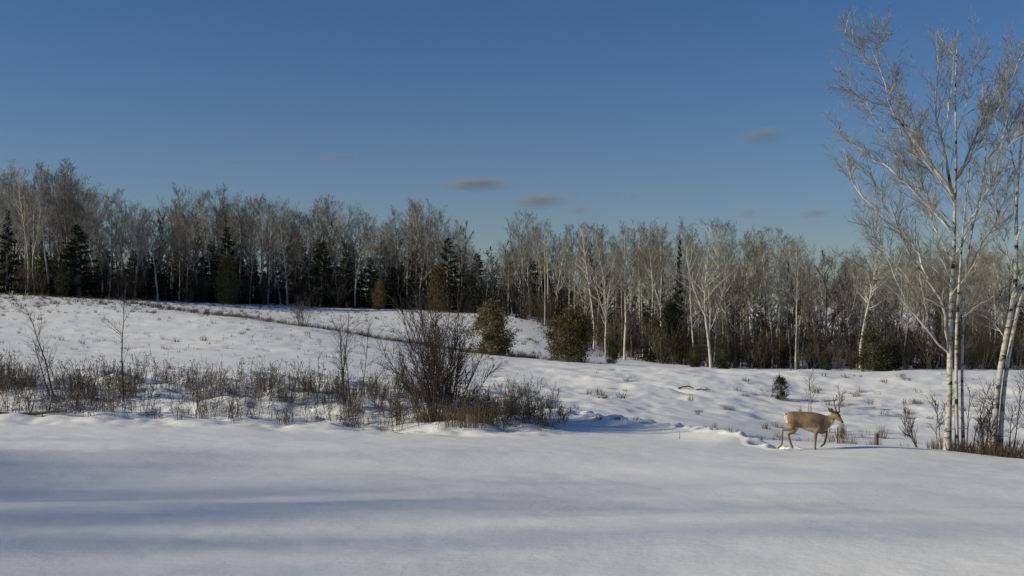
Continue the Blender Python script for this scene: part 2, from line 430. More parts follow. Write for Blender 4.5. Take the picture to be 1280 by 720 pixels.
def h1(x, y): return float(height(np.array([x]), np.array([y]))[0])
def at(px, D, sink=0.0):
    x = (px - 640) / F * D
    return (x, D, h1(x, D) - sink)

def build_ground():
    rads = [0.6]
    while rads[-1] < 4000:
        r = rads[-1]
        k = 0.05 if r < 5 else 0.012 if r < 24 else 0.0026 if 27.0 < r < 36 else 0.0033 if 27.0 < r < 52 else 0.0046 if r < 56 else 0.010 if r < 140 else 0.06
        rads.append(r * (1 + k))
    rads = np.array(rads)
    a0 = math.atan((-60 - 640) / F); a1 = math.atan((1340 - 640) / F)
    fine = np.arctan((np.arange(-60, 1341, 3.5) - 640) / F)
    left = np.linspace(a1, a0 + 2 * math.pi, 90)[1:-1]
    az = np.concatenate([fine, left])
    n = len(az)
    A, RR = np.meshgrid(az, rads)
    X = RR * np.sin(A); Y = RR * np.cos(A)
    Z = height(X, Y)
    v = np.stack([X, Y, Z], -1).reshape(-1, 3)
    idx = np.arange(len(rads) * n).reshape(len(rads), n)
    a = idx[:-1]; b = np.roll(a, -1, 1); d = idx[1:]; c = np.roll(d, -1, 1)
    q = np.stack([a, d, c, b], -1).reshape(-1, 4)
    g = Geo(); g.raw(v, q=q)
    cv = len(v); g.raw([[0, 0, -2.3]])
    first = idx[0]; nxt = np.roll(first, -1)
    g.t.append(np.stack([np.full(n, cv), first, nxt], -1)); g.tm.append(np.zeros(n, int))
    o = obj('ground', g.mesh('snow_ground', [M_SNOW]))
    tag(o, 'snow covered ground with drifts, a ditch and a rising field', None, None, 'structure')
build_ground()

# ------------------------------------------------------------------ branching
def unit(v): return v / (math.sqrt(v[0] * v[0] + v[1] * v[1] + v[2] * v[2]) + 1e-9)

def perp(rng, d):
    while True:
        a = rng.normal(size=3); a = a - d * a.dot(d)
        n = math.sqrt(a.dot(a))
        if n > 1e-3: return a / n

def stem(rng, p, d, L, n, wig, trop):
    pts = [np.array(p, float)]; d = unit(np.array(d, float)); W = rng.normal(size=(n, 3)) * wig
    for i in range(n):
        d = unit(d + W[i] + np.array([0, 0, trop])); pts.append(pts[-1] + d * (L / n))
    return np.array(pts)

def along(pts, t):
    f = t * (len(pts) - 1); i = min(int(f), len(pts) - 2)
    return pts[i] + (pts[i + 1] - pts[i]) * (f - i), unit(pts[i + 1] - pts[i])

def twigs(g, rng, parent, r_par, levels, m, t0=0.25, k=3, kl=3):
    """levels: list of (count, length, angle deg, radius, segs, wiggle, tropism)"""
    if not levels: return
    cnt, L, ang, rad, seg, wig, trop = levels[0][:7]
    n = max(1, int(round(cnt * rng.uniform(0.75, 1.25))))
    for i in range(n):
        t = t0 + (1 - t0) * (i + rng.uniform(0, 1)) / n
        p, d = along(parent, min(t, 0.999))
        a = math.radians(ang * rng.uniform(0.65, 1.3))
        dd = d * math.cos(a) + perp(rng, d) * math.sin(a)
        l = L * rng.uniform(0.55, 1.25) * (1.15 - 0.55 * t)
        s = stem(rng, p, dd, l, seg, wig, trop)
        g.tube(s, np.linspace(rad, rad * 0.45, seg + 1), k, m)
        twigs(g, rng, s, rad, levels[1:], m, 0.15, kl if len(levels) == 2 else k, kl)

def make_aspen(seed, H=14.0, crown0=0.42, spread=2.3, n1=26, n2=8, n3=6, fork=False, r0=0.13, twig_r=0.011, lean=0.0, k1=3, kl=2, kt=8):
    """returns (trunk geometry, crown geometry) ; origin at the base, material 0 bark, 1 twig"""
    rng = np.random.default_rng(seed)
    tr, cr = Geo(), Geo()
    tpts = stem(rng, (0, 0, -0.3), (lean + rng.normal() * 0.03, rng.normal() * 0.03, 1), H, 12, 0.035, 0.02)
    stems = [(tpts, r0)]
    rad = r0 * np.linspace(1.0, 0.12, 13); rad[0] *= 1.25
    tr.tube(tpts, rad, kt, 0)
    if fork:
        p, d = along(tpts, rng.uniform(0.35, 0.5))
        f = stem(rng, p, d * 0.85 + perp(rng, d) * 0.38, H * 0.5, 8, 0.05, 0.07)
        tr.tube(f, r0 * np.linspace(0.62, 0.1, 9), 6, 0); stems.append((f, r0 * 0.6))
    for si, (sp, sr) in enumerate(stems):
        c0 = crown0 if si == 0 else 0.25
        n = n1 if si == 0 else n1 // 2
        for i in range(n):
            t = c0 + (1 - c0) * ((i + rng.uniform(0, 1)) / n) ** 0.9
            p, d = along(sp, min(t, 0.995))
            u = (t - c0) / (1 - c0)
            L = spread * (0.35 + 1.0 * math.sin(math.pi * min(1, 0.18 + 0.62 * u))) * rng.uniform(0.6, 1.15) * (1 - 0.45 * u)
            a = math.radians(rng.uniform(38, 62) - 18 * u)
            dd = d * math.cos(a) + perp(rng, d) * math.sin(a)
            s = stem(rng, p, dd, L, 4, 0.10, 0.08)
            rr = max(0.018, sr * (1 - t) * 0.55 + 0.012)
            cr.tube(s, np.linspace(rr, twig_r * 0.9, 5), 4, 0)
            twigs(cr, rng, s, rr, [(n2, L * 0.45, 42, twig_r, 2, 0.12, 0.05), (n3, L * 0.25, 40, twig_r * 0.9, 1, 0.1, 0.03)], 1, 0.25, k1, kl)
    # a few dead stubs under the crown
    for i in range(5):
        p, d = along(tpts, rng.uniform(0.05, max(crown0, 0.1)))
        s = stem(rng, p, perp(rng, d) + np.array([0, 0, 0.2]), rng.uniform(0.4, 1.4), 3, 0.15, 0.0)
        cr.tube(s, np.linspace(0.02, 0.008, 4), 3, 1)
    return tr, cr

def make_shrub(seed, H=2.5, n=14, spread=0.5, r=0.014, lv=((5, 0.8, 30, 0.008, 2, 0.1, 0.05), (3, 0.4, 35, 0.006, 1, 0.1, 0.0)), base=0.12, seg=5, wig=0.06, k1=3, kl=3):
    rng = np.random.default_rng(seed); g = Geo()
    for i in range(n):
        a = rng.uniform(0, 2 * math.pi); s0 = rng.uniform(0.1, 1) * spread
        d = (math.cos(a) * s0, math.sin(a) * s0, 1)
        p = (math.cos(a) * base * rng.uniform(0, 1), math.sin(a) * base * rng.uniform(0, 1), -0.12)
        L = H * rng.uniform(0.55, 1.08)
        s = stem(rng, p, d, L, seg, wig, 0.03)
        g.tube(s, np.linspace(r, r * 0.4, seg + 1), 4 if r > 0.012 else 3, 0)
        twigs(g, rng, s, r, [(c, l * L / 2.5, an, ra, sg, w, tp) for c, l, an, ra, sg, w, tp in lv], 0, 0.3, k1, kl)
    return g

# ------------------------------------------------------------------ conifers
def leaf_quads(g, rng, C, D, L, W, m=0):
    """quads at C along D (both N x 3), random roll"""
    n = len(C)
    D = D / (np.linalg.norm(D, axis=1, keepdims=True) + 1e-9)
    S = np.cross(D, rng.normal(size=(n, 3))); S /= np.linalg.norm(S, axis=1, keepdims=True) + 1e-9
    L = np.asarray(L).reshape(-1, 1); W = np.asarray(W).reshape(-1, 1)
    a = C - S * W * 0.5; b = C + S * W * 0.5; c = C + D * L + S * W * 0.28; d = C + D * L - S * W * 0.28
    v = np.stack([a, b, c, d], 1).reshape(-1, 3)
    g.raw(v, q=np.arange(n * 4).reshape(n, 4), m=m)

def make_spruce(seed, H=9.0, R0=1.7, per=36, bare=0.04, narrow=1.0, leaf=0.3):
    rng = np.random.default_rng(seed)
    tr, cr = Geo(), Geo()
    tp = stem(rng, (0, 0, -0.3), (0, 0, 1), H + 0.3, 8, 0.01, 0.05)
    tr.tube(tp, np.linspace(0.02 * H, 0.012, 9), 7, 0)
    nb = int(H * 15)
    C, D, LL = [], [], []
    for i in range(nb):
        t = bare + (1 - bare) * ((i + rng.uniform()) / nb) ** 1.05
        p, _ = along(tp, min(t * 0.97 + 0.03, 0.995))
        a = rng.uniform(0, 2 * math.pi)
        u = 1 - t
        L = R0 * narrow * (u ** 0.8 + 0.03) * rng.uniform(0.6, 1.15) * (0.85 + 0.15 * math.sin(3 * a + seed))
        up = 0.30 - 0.55 * u
        d = np.array([math.cos(a), math.sin(a), up])
        s = stem(rng, p, d, L, 4, 0.05, 0.05)
        cr.tube(s, np.linspace(0.02, 0.006, 5), 3, 1)
        n = int(per * (0.25 + L / R0))
        ts = rng.uniform(0.08, 1.0, n) ** 0.8
        f = ts * 4; ii = np.minimum(f.astype(int), 3)
        q = s[ii] + (s[ii + 1] - s[ii]) * (f - ii)[:, None]
        dirs = np.tile(unit(d), (n, 1)) * 0.8 + rng.normal(size=(n, 3)) * 0.75; dirs[:, 2] -= 0.25
        C.append(q + rng.normal(size=(n, 3)) * 0.035); D.append(dirs); LL.append(leaf * rng.uniform(0.5, 1.1, n) * (0.55 + 0.45 * u))
    C = np.concatenate(C); D = np.concatenate(D); LL = np.concatenate(LL)
    leaf_quads(cr, rng, C, D, LL, LL * 0.34, 0)
    return tr, cr

def make_cedar(seed, H=2.8, R0=1.1, clumps=75, per=150, leaf=0.13, low=0.02, top=0.8):
    """bushy rounded evergreen: upright sprays gathered in clumps over an egg-shaped crown"""
    rng = np.random.default_rng(seed)
    tr, cr = Geo(), Geo()
    tp = stem(rng, (0, 0, -0.25), (0.02, 0, 1), H * 0.9, 7, 0.04, 0.05)
    tr.tube(tp, np.linspace(0.028 * H, 0.012, 8), 7, 0)
    C, D, LL = [], [], []
    for i in range(clumps):
        t = low + (1 - low) * rng.uniform() ** 0.9
        prof_r = R0 * (math.sin(math.pi * min(1, 0.16 + t * 0.84)) ** top) * (1.0 if t > 0.12 else 0.85)
        a = rng.uniform(0, 2 * math.pi); rr = prof_r * math.sqrt(rng.uniform(0.12, 1.0)) * rng.uniform(0.85, 1.12)
        c = np.array([math.cos(a) * rr, math.sin(a) * rr, max(0.1, t * H * 0.95)])
        b0, _ = along(tp, min(max(t * 0.7, 0.05), 0.95))
        cr.tube(np.array([b0, (b0 + c) / 2 + np.array([0, 0, -0.04 * H]), c]), np.array([0.016, 0.011, 0.006]) * (H / 3.0), 3, 1)
        n = int(per * rng.uniform(0.5, 1.4)); sg = 0.066 * H * rng.uniform(0.6, 1.3)
        q = c + rng.normal(size=(n, 3)) * np.array([sg, sg, sg * 1.15])
        dirs = rng.normal(size=(n, 3)) * 0.55 + np.array([math.cos(a) * 0.5, math.sin(a) * 0.5, 0.75])
        C.append(q); D.append(dirs); LL.append(leaf * H / 2.8 * rng.uniform(0.5, 1.2, n))
    C = np.concatenate(C); D = np.concatenate(D); LL = np.concatenate(LL)
    keep = C[:, 2] > 0.03
    leaf_quads(cr, rng, C[keep], D[keep], LL[keep], LL[keep] * 0.42, 0)
    return tr, cr

# ------------------------------------------------------------------ the wood
OUT_X = [-200, 0, 20, 40, 75, 92, 105, 120, 150, 180, 205, 240, 270, 300, 330, 365, 400, 430, 455, 475, 490, 515, 540, 565, 580, 592, 606, 625, 640, 655, 672, 690, 720, 745, 775, 800, 825, 850, 872, 884, 900, 920, 940, 960, 985, 1000, 1030, 1060, 1090, 1130, 1180, 1290, 1480]
OUT_Y = [205, 208, 204, 199, 196, 205, 228, 224, 232, 236, 240, 227, 226, 231, 230, 246, 238, 243, 258, 262, 258, 243, 247, 260, 276, 302, 306, 304, 300, 258, 266, 280, 276, 270, 276, 272, 270, 268, 290, 306, 285, 266, 270, 276, 277, 302, 306, 305, 308, 300, 296, 300, 300]
FR_X = [-260, 0, 150, 300, 420, 550, 650, 700, 760, 850, 1000, 1500]
FR_D = [104, 106, 113, 125, 126, 124, 117, 108, 92, 88, 88, 90]
def outline(px): return float(np.interp(px, OUT_X, OUT_Y) + 16 * max(0.0, vnoise(np.array([px / 13.0]), np.array([0.5]), 5)[0]))
def front(px): return float(np.interp(px, FR_X, FR_D))

variants = []          # (trunk mesh, crown mesh, arrays)
SPEC = [dict(crown0=0.30, spread=2.1), dict(crown0=0.42, spread=1.9), dict(crown0=0.34, spread=2.7, fork=True), dict(crown0=0.48, spread=2.2),
        dict(crown0=0.26, spread=1.9, n1=30), dict(crown0=0.40, spread=3.0, fork=True, n1=22), dict(crown0=0.52, spread=1.8, n1=20), dict(crown0=0.34, spread=2.4, lean=0.08),
        dict(crown0=0.32, spread=2.9, fork=True, lean=-0.06), dict(crown0=0.45, spread=2.5, r0=0.16), dict(crown0=0.3, spread=3.1, fork=True, n1=30), dict(crown0=0.38, spread=2.0, n1=24, lean=0.05)]
for i, sp in enumerate(SPEC):
    tr, cr = make_aspen(100 + i, **sp)
    ta = tr.arrays(); ca = cr.arrays()
    H = float(max(ta[0][:, 2].max(), ca[0][:, 2].max()))
    variants.append(dict(H=H,
        trunk=[mesh_from('aspen_trunk', ta, [M_ASPEN]), mesh_from('pale_aspen_trunk', ta, [M_ASPEN_PALE]), mesh_from('grey_trunk', ta, [M_GREYBARK])],
        crown=[mesh_from('aspen_crown', ca, [M_ASPEN, M_TWIG]), mesh_from('pale_aspen_crown', ca, [M_ASPEN_PALE, M_TWIG]), mesh_from('grey_crown', ca, [M_GREYBARK, M_TWIG])]))
BACK = []
for i in range(5):
    tr, cr = make_aspen(200 + i, crown0=0.25 + 0.06 * i, spread=2.4, n1=16, n2=5, n3=5, twig_r=0.022, fork=(i % 2 == 0), k1=2, kl=2, kt=4)
    a, b = tr.arrays(), cr.arrays()
    BACK.append(merge_arrays([(a, np.eye(3), np.zeros(3)), (b, np.eye(3), np.zeros(3))]))

def place_aspen(px, D, top, kind, var, label, group, rz, name='aspen_tree', thick=1.0):
    v = variants[var]
    loc = at(px, D, 0.0)
    H = (zp(D, top) - loc[2]); s = H / v['H']
    t = thing(name, label, 'tree', loc, rz, (s * thick, s * thick, s), group)
    obj('trunk', v['trunk'][kind], t); obj('crown', v['crown'][kind], t)
    return t

# pale trunks one can pick out in the photograph: (column, row of the top, depth behind the front, variant, thickness, label)
PICK = [
    (36, 203, 1, 1, 1.0, 'tall bare aspen between the lone dark spire spruce and the broad dark spruce'),
    (62, 198, 3, 3, 1.0, 'slim tall aspen rising just beside the broad dark spruce'),
    (88, 204, 6, 8, 1.1, 'dark stemmed bare tree rising behind the broad dark spruce'),
    (118, 226, 4, 2, 1.0, 'wide crowned bare aspen in the sky gap past the broad spruce'),
    (655, 258, 2, 5, 1.0, 'tall round crowned bare tree behind the two lone cedars'),
    (681, 272, -3, 6, 0.9, 'thin white aspen rising between the two lone cedars'),
    (742, 276, -4, 3, 0.9, 'thin pale aspen right behind the larger lone cedar'),
    (781, 278, -8, 1, 1.1, 'bright white aspen with straight trunk at the edge of the wood'),
    (757, 300, -9, 8, 1.0, 'bright white aspen with leaning forked trunk at the edge of the wood'),
    (816, 282, -2, 9, 1.0, 'pale aspen with a twin fork beside the straight white aspen'),
    (868, 290, -5, 0, 0.9, 'slim pale aspen left of the leaning white aspen with the big crook'),
    (889, 268, -8, 5, 1.25, 'leaning white aspen with a big crooked fork above the snow bank'),
    (912, 272, 2, 2, 1.0, 'wide crowned pale aspen beside the crooked white aspen'),
    (1076, 296, -10, 3, 1.25, 'bright white aspen with straight trunk behind the birch clump'),
    (995, 300, -6, 6, 0.9, 'thin white aspen in the wood behind the antlered deer'),
]
for px, top, dd, var, th, lab in PICK:
    kind = 2 if 'dark stemmed' in lab or 'round crowned' in lab else 1
    place_aspen(px, front(px) + dd, top, kind, var, lab, None, R.uniform(0, 6.28), 'aspen_tree' if kind == 1 else 'bare_tree', th)

n_front = 0
for row, (step, d0, d1, drop0, drop1) in enumerate([(11.5, 0, 9, 2, 42), (12.5, 10, 24, 0, 34), (13.5, 26, 44, -2, 26)]):
    px = -30.0 + row * 3
    while px < 1300:
        D = front(px) + R.uniform(d0, d1)
        top = outline(px) + R.uniform(drop0, drop1) * (0.6 + 0.4 * R.uniform())
        if R.uniform() < 0.25 and row == 0: top += R.uniform(10, 50)
        left = px < 640
        kind = int(R.choice([0, 1, 2], p=[0.6, 0.12, 0.28] if left else [0.42, 0.42, 0.16]))
        lab = ['slender bare aspen with greyish pale bark', 'slim bare aspen with bright white bark', 'bare tree with dark grey bark'][kind] + (' in the tall wood above the rising snow field' if left else ' in the wood beyond the snow bank')
        grp = ['grey barked aspens', 'white barked aspens', 'dark barked bare trees'][kind] + (' above the field' if left else ' beyond the bank')
        place_aspen(px, D, top, kind, int(R.integers(0, len(variants))), lab, grp, R.uniform(0, 6.28), thick=R.uniform(0.9, 1.25))
        n_front += 1
        px += step * R.uniform(0.55, 1.45)

items = []
for i in range(115):
    px = R.uniform(-60, 1340); D = front(px) + R.uniform(40, 105)
    loc = np.array(at(px, D))
    top = outline(px) + R.uniform(4, 40)
    v = BACK[int(R.integers(0, 5))]
    s = max(0.4, (zp(D, top) - loc[2]) / 14.0)
    items.append((v, rotz(R.uniform(0, 6.28), s), loc))
YOUNG = []
for i in range(4):
    tr, cr = make_aspen(230 + i, H=7.0, crown0=0.06, spread=1.25, n1=18, n2=5, n3=4, r0=0.06, twig_r=0.022, k1=2, kl=2, kt=3)
    v, q, t, qm, tm = merge_arrays([(tr.arrays(), np.eye(3), np.zeros(3)), (cr.arrays(), np.eye(3), np.zeros(3))])
    YOUNG.append((v, q, t, qm * 0 + 2, tm))
for i in range(440):
    px = R.uniform(-60, 1340); D = front(px) + R.uniform(5, 90)
    loc = np.array(at(px, D)); s = R.uniform(0.6, 1.45) * (1.0 if px > 640 else 1.1)
    items.append((YOUNG[int(R.integers(0, 4))], rotz(R.uniform(0, 6.28), s * 1.35, s), loc))
o = obj('deep_wood', mesh_from('deep_wood', merge_arrays(items), [M_ASPEN, M_TWIG, M_TWIG_YOUNG]))
tag(o, 'grey mass of bare trunks and twigs deep inside the wood', 'wood', None, 'stuff')

# undergrowth along and inside the edge of the wood
SHR = [make_shrub(300 + i, H=2.6, n=12, spread=0.55, r=0.016, lv=((6, 0.9, 30, 0.012, 2, 0.12, 0.05), (4, 0.45, 35, 0.011, 1, 0.1, 0.0)), k1=2, kl=2).arrays() for i in range(5)]
items = []
for i in range(380):
    px = R.uniform(-40, 1320); D = front(px) + R.uniform(-3.0, 30) * (1.0 if R.uniform() < 0.6 else 0.3)
    if px > 730: D -= R.uniform(0, 8)
    s = R.uniform(0.6, 1.5) * (1.0 if px < 650 else 1.1)
    items.append((SHR[int(R.integers(0, 5))], rotz(R.uniform(0, 6.28), s * 1.15, s), np.array(at(px, D))))
o = obj('forest_undergrowth', mesh_from('forest_undergrowth', merge_arrays(items), [M_TWIG_DARK]))
tag(o, 'dark brown leafless brush thicket along the foot of the wood', 'undergrowth', None, 'stuff')

# dark spruces and olive cedars in the wood
SPV = []
for i, kw in enumerate([dict(H=9, R0=1.5), dict(H=9, R0=2.7, per=85), dict(H=8, R0=1.9, per=55), dict(H=10, R0=1.1)]):
    tr, cr = make_spruce(400 + i, **kw); SPV.append((kw['H'], tr.mesh('spruce_trunk', [M_GREYBARK]), cr.mesh('spruce_crown', [M_SPRUCE, M_GREYBARK], False)))
CDV = []
for i, kw in enumerate([dict(H=5.5, R0=1.5, clumps=70, per=70, leaf=0.11), dict(H=5.5, R0=1.2, clumps=70, per=70, leaf=0.11, top=0.7)]):
    tr, cr = make_cedar(420 + i, **kw)
    ta, ca = tr.arrays(), cr.arrays()
    CDV.append((kw['H'], mesh_from('cedar_trunk', ta, [M_GREYBARK]), mesh_from('cedar_crown', ca, [M_CEDAR, M_GREYBARK], False), mesh_from('green_cedar_crown', ca, [M_CEDAR_GREEN, M_GREYBARK], False)))

def conifer(kind, px, D, top, var, label, group=None, wide=1.0, green=False):
    loc = at(px, D); H = zp(D, top) - loc[2]
    if kind == 's': h, tm, cm = SPV[var]; nm = 'spruce_tree'
    else: h, tm, c0, c1 = CDV[var]; cm = c1 if green else c0; nm = 'cedar_tree'
    s = H / h
    t = thing(nm, label, 'tree', loc, R.uniform(0, 6.28), (s * wide, s * wide, s), group)
    obj('trunk', tm, t); obj('crown', cm, t)
CON = [
    ('s', 8, 262, 0, 2, 0.95, 'narrow dark spruce with a pointed spire at the hedge of the tall wood', False),
    ('s', 98, 282, -1, 1, 1.7, 'broad dark bushy spruce at the upper edge of the snow field', False),
    ('s', 70, 318, -1, 2, 1.1, 'low dark spruce against the side of the broad spruce', False),
    ('c', 78, 330, -3, 0, 0.8, 'low olive cedar in front of the broad dark spruce', True),
    ('s', 286, 284, 0, 2, 1.35, 'pointed dark spruce standing behind the yellowish cedar', False),
    ('c', 284, 321, -5, 1, 0.95, 'yellowish olive cedar in front of the pointed dark spruce', False),
    ('s', 402, 303, 2, 2, 1.7, 'dark shaggy spruce next to a narrower pointed spruce', False),
    ('s', 433, 304, 1, 2, 1.3, 'narrow pointed spruce in the middle of the dark group', False),
    ('s', 462, 324, 2, 2, 2.0, 'squat dark spruce closing the dark group', False),
    ('c', 474, 352, -3, 0, 0.9, 'small olive cedar below the squat dark spruce', False),
    ('s', 560, 298, 0, 2, 1.5, 'dark spruce with drooping boughs behind the big willow bush', False),
    ('c', 548, 335, -4, 1, 1.0, 'brownish cedar at the foot of the drooping spruce', False),
    ('c', 590, 340, -1, 0, 0.9, 'green cedar in the wood above the smaller lone cedar', True),
    ('s', 651, 355, 0, 2, 1.0, 'small dark spruce between the two lone cedars at the wood edge', False),
    ('s', 700, 362, 0, 2, 1.0, 'small dark spruce above the larger lone cedar', False),
    ('s', 847, 300, 3, 3, 0.75, 'very narrow dark spruce column standing among pale aspens', False),
    ('s', 775, 345, 3, 3, 0.9, 'thin dark spruce behind the straight white aspen', False),
    ('s', 812, 375, -3, 2, 0.9, 'low dark spruce beside the thicket beyond the snow bank', False),
    ('c', 838, 378, -4, 1, 0.9, 'narrow green cedar beside a low dark spruce in the thicket', True),
    ('c', 765, 424, -22, 0, 0.9, 'small round green cedar right behind the snow bank crest', True),
    ('c', 868, 432, -12, 0, 1.1, 'low green cedar shrub at the foot of the crooked white aspen', True),
    ('c', 903, 428, -10, 0, 1.2, 'low dark cedar shrub in the thicket by the crooked aspen', True),
    ('c', 1092, 414, -24, 0, 1.5, 'squat broad dark evergreen at the bank crest behind the birch clump', True),
    ('c', 1113, 430, -23, 0, 1.5, 'low dark evergreen touching the squat broad one', True),
    ('c', 1033, 440, -12, 0, 1.1, 'low green cedar shrub behind the bank above the deer', True),
]
for k, px, top, dd, var, wide, lab, green in CON:
    conifer(k, px, front(px) + dd, top, var, lab, None, wide, green)
for i in range(72):
    px = R.uniform(-20, 640) if i % 4 else R.uniform(640, 1300); D = front(px) + R.uniform(3, 22)
    b = YH - F * h1((px - 640) / F * D, D) / D
    conifer('s', px, D, b - R.uniform(24, 66), int(R.integers(1, 3)), 'small dark spruce half hidden among bare trunks inside the wood', 'small spruces inside the wood', R.uniform(1.4, 2.3))

for i in range(70):       # darker spruces deep between the trunks
    px = R.uniform(-20, 700) if i % 3 else R.uniform(700, 1300); D = front(px) + R.uniform(22, 62)
    b = YH - F * h1((px - 640) / F * D, D) / D
    conifer('s', px, D, b - R.uniform(38, 82), int(R.integers(1, 3)), 'dark spruce standing deep in the wood behind many bare trunks', 'spruces deep in the wood', R.uniform(1.5, 2.4))

# two lone cedars on the field, finely built
for (px, D, base, top, r0, seed, lab) in [(614, 60.5, 443, 381, 1.18, 501, 'smaller lone olive cedar behind the crest beside the big willow bush'),
                                        (712, 57.0, 452, 389, 1.32, 502, 'larger lone olive cedar standing alone on the snow crest')]:
    loc = at(px, D, 0.05)
    H = zp(D, top) - loc[2]
    tr, cr = make_cedar(seed, H=H, R0=r0, clumps=85, per=135, leaf=0.11, top=0.6)
    t = thing('cedar_tree', lab, 'tree', loc)
    obj('trunk', tr.mesh('lone_cedar_trunk', [M_GREYBARK]), t); obj('crown', cr.mesh('lone_cedar_crown', [M_CEDAR, M_GREYBARK], False), t)
loc = at(974, 43.5, 0.03); tr, cr = make_cedar(503, H=0.95, R0=0.36, clumps=34, per=90, leaf=0.16)
t = thing('young_cedar', 'tiny young cedar on the bumpy snow bank behind the deer', 'tree', loc)
obj('trunk', tr.mesh('young_cedar_trunk', [M_GREYBARK]), t); obj('crown', cr.mesh('young_cedar_crown', [M_CEDAR_GREEN, M_GREYBARK], False), t)

# ------------------------------------------------------------------ birch clump and leaning birch
def limb(pts, D, depth, rng):
    """pixel path -> 3D path at depth D, drifting in depth along its length"""
    out = []; n = len(pts)
    for i, (px, py) in enumerate(pts):
        d = D + depth * (i / max(1, n - 1)) ** 1.2
        out.append([(px - 640) / F * d, d, zp(d, py)])
    return np.array(out)

def resample(p, n):
    s = np.concatenate([[0], np.cumsum(np.linalg.norm(np.diff(p, axis=0), axis=1))])
    u = np.linspace(0, s[-1], n)
    q = np.stack([np.interp(u, s, p[:, k]) for k in range(3)], 1)
    r = q.copy(); r[1:-1] = 0.25 * q[:-2] + 0.5 * q[1:-1] + 0.25 * q[2:]
    return r

def birch(name, label, D, stems, limbs, seed, twig_mult=1.0):
    rng = np.random.default_rng(seed)
    bx = (stems[0][0][0][0] - 640) / F * D
    base = np.array([bx, D, h1(bx, D)])
    t = thing(name, label, 'tree', tuple(base))
    crown = Geo(); limbg = Geo()
    for pts, dep, r0, r1 in stems:
        p = resample(limb(pts, D, dep, rng), 16)
        gz = np.array([p[0, 0], p[0, 1], h1(p[0, 0], p[0, 1]) - 0.25])
        p = np.vstack([gz, p]) - base
        g = Geo(); rad = np.linspace(r0, r1, 17); rad[:2] *= 1.25
        g.tube(p, rad, 9, 0)
        obj('trunk', g.mesh('birch_trunk', [M_BIRCH]), t)
        L = np.linalg.norm(p[-1] - p[0])
        top = p[9:]
        twigs(crown, rng, top, r1, [(12 * twig_mult, 0.95, 36, 0.0085, 4, 0.10, 0.05), (6, 0.42, 38, 0.0052, 2, 0.10, 0.03), (4, 0.24, 40, 0.0042, 1, 0.12, 0.02)], 0, 0.1, 3, 2)
    for pts, dep, r0, r1 in limbs:
        p = resample(limb(pts, D, dep, rng), 12) - base
        p = p + np.vstack([np.zeros(3), rng.normal(size=(10, 3)) * 0.02, np.zeros(3)])
        g = Geo(); g.tube(p, np.linspace(r0 * 0.78, r1 * 0.7, 12), 7, 0)
        L = float(np.linalg.norm(p[-1] - p[0])); tl = min(0.75, 0.2 + 0.2 * L)
        for k in range(int(L * 3.4)):
            q, d = along(p, rng.uniform(0.15, 0.97))
            a = math.radians(rng.uniform(24, 48))
            b = stem(rng, q, d * math.cos(a) + perp(rng, d) * math.sin(a), rng.uniform(0.4, 1.15) * min(1, 0.4 + L / 4), 5, 0.09, 0.06)
            (g if k % 3 == 0 else crown).tube(b, np.linspace(0.0095, 0.0045, 6), 4, 0)
            twigs(crown, rng, b, 0.01, [(7, 0.36, 38, 0.0052, 2, 0.10, 0.04), (4, 0.22, 40, 0.0044, 1, 0.12, 0.02)], 0, 0.15, 3, 2)
        obj('limb', g.mesh('birch_limb', [M_BIRCH_LIMB]), t)
        twigs(crown, rng, p, r1, [(5 * L ** 0.7 * twig_mult, tl, 36, 0.0075, 4, 0.10, 0.05), (5, 0.36, 38, 0.0050, 2, 0.10, 0.03), (3, 0.22, 40, 0.0042, 1, 0.12, 0.02)], 0, 0.3, 3, 2)
    obj('crown', crown.mesh('birch_crown', [M_BIRCH_TWIG]), t)
    return t

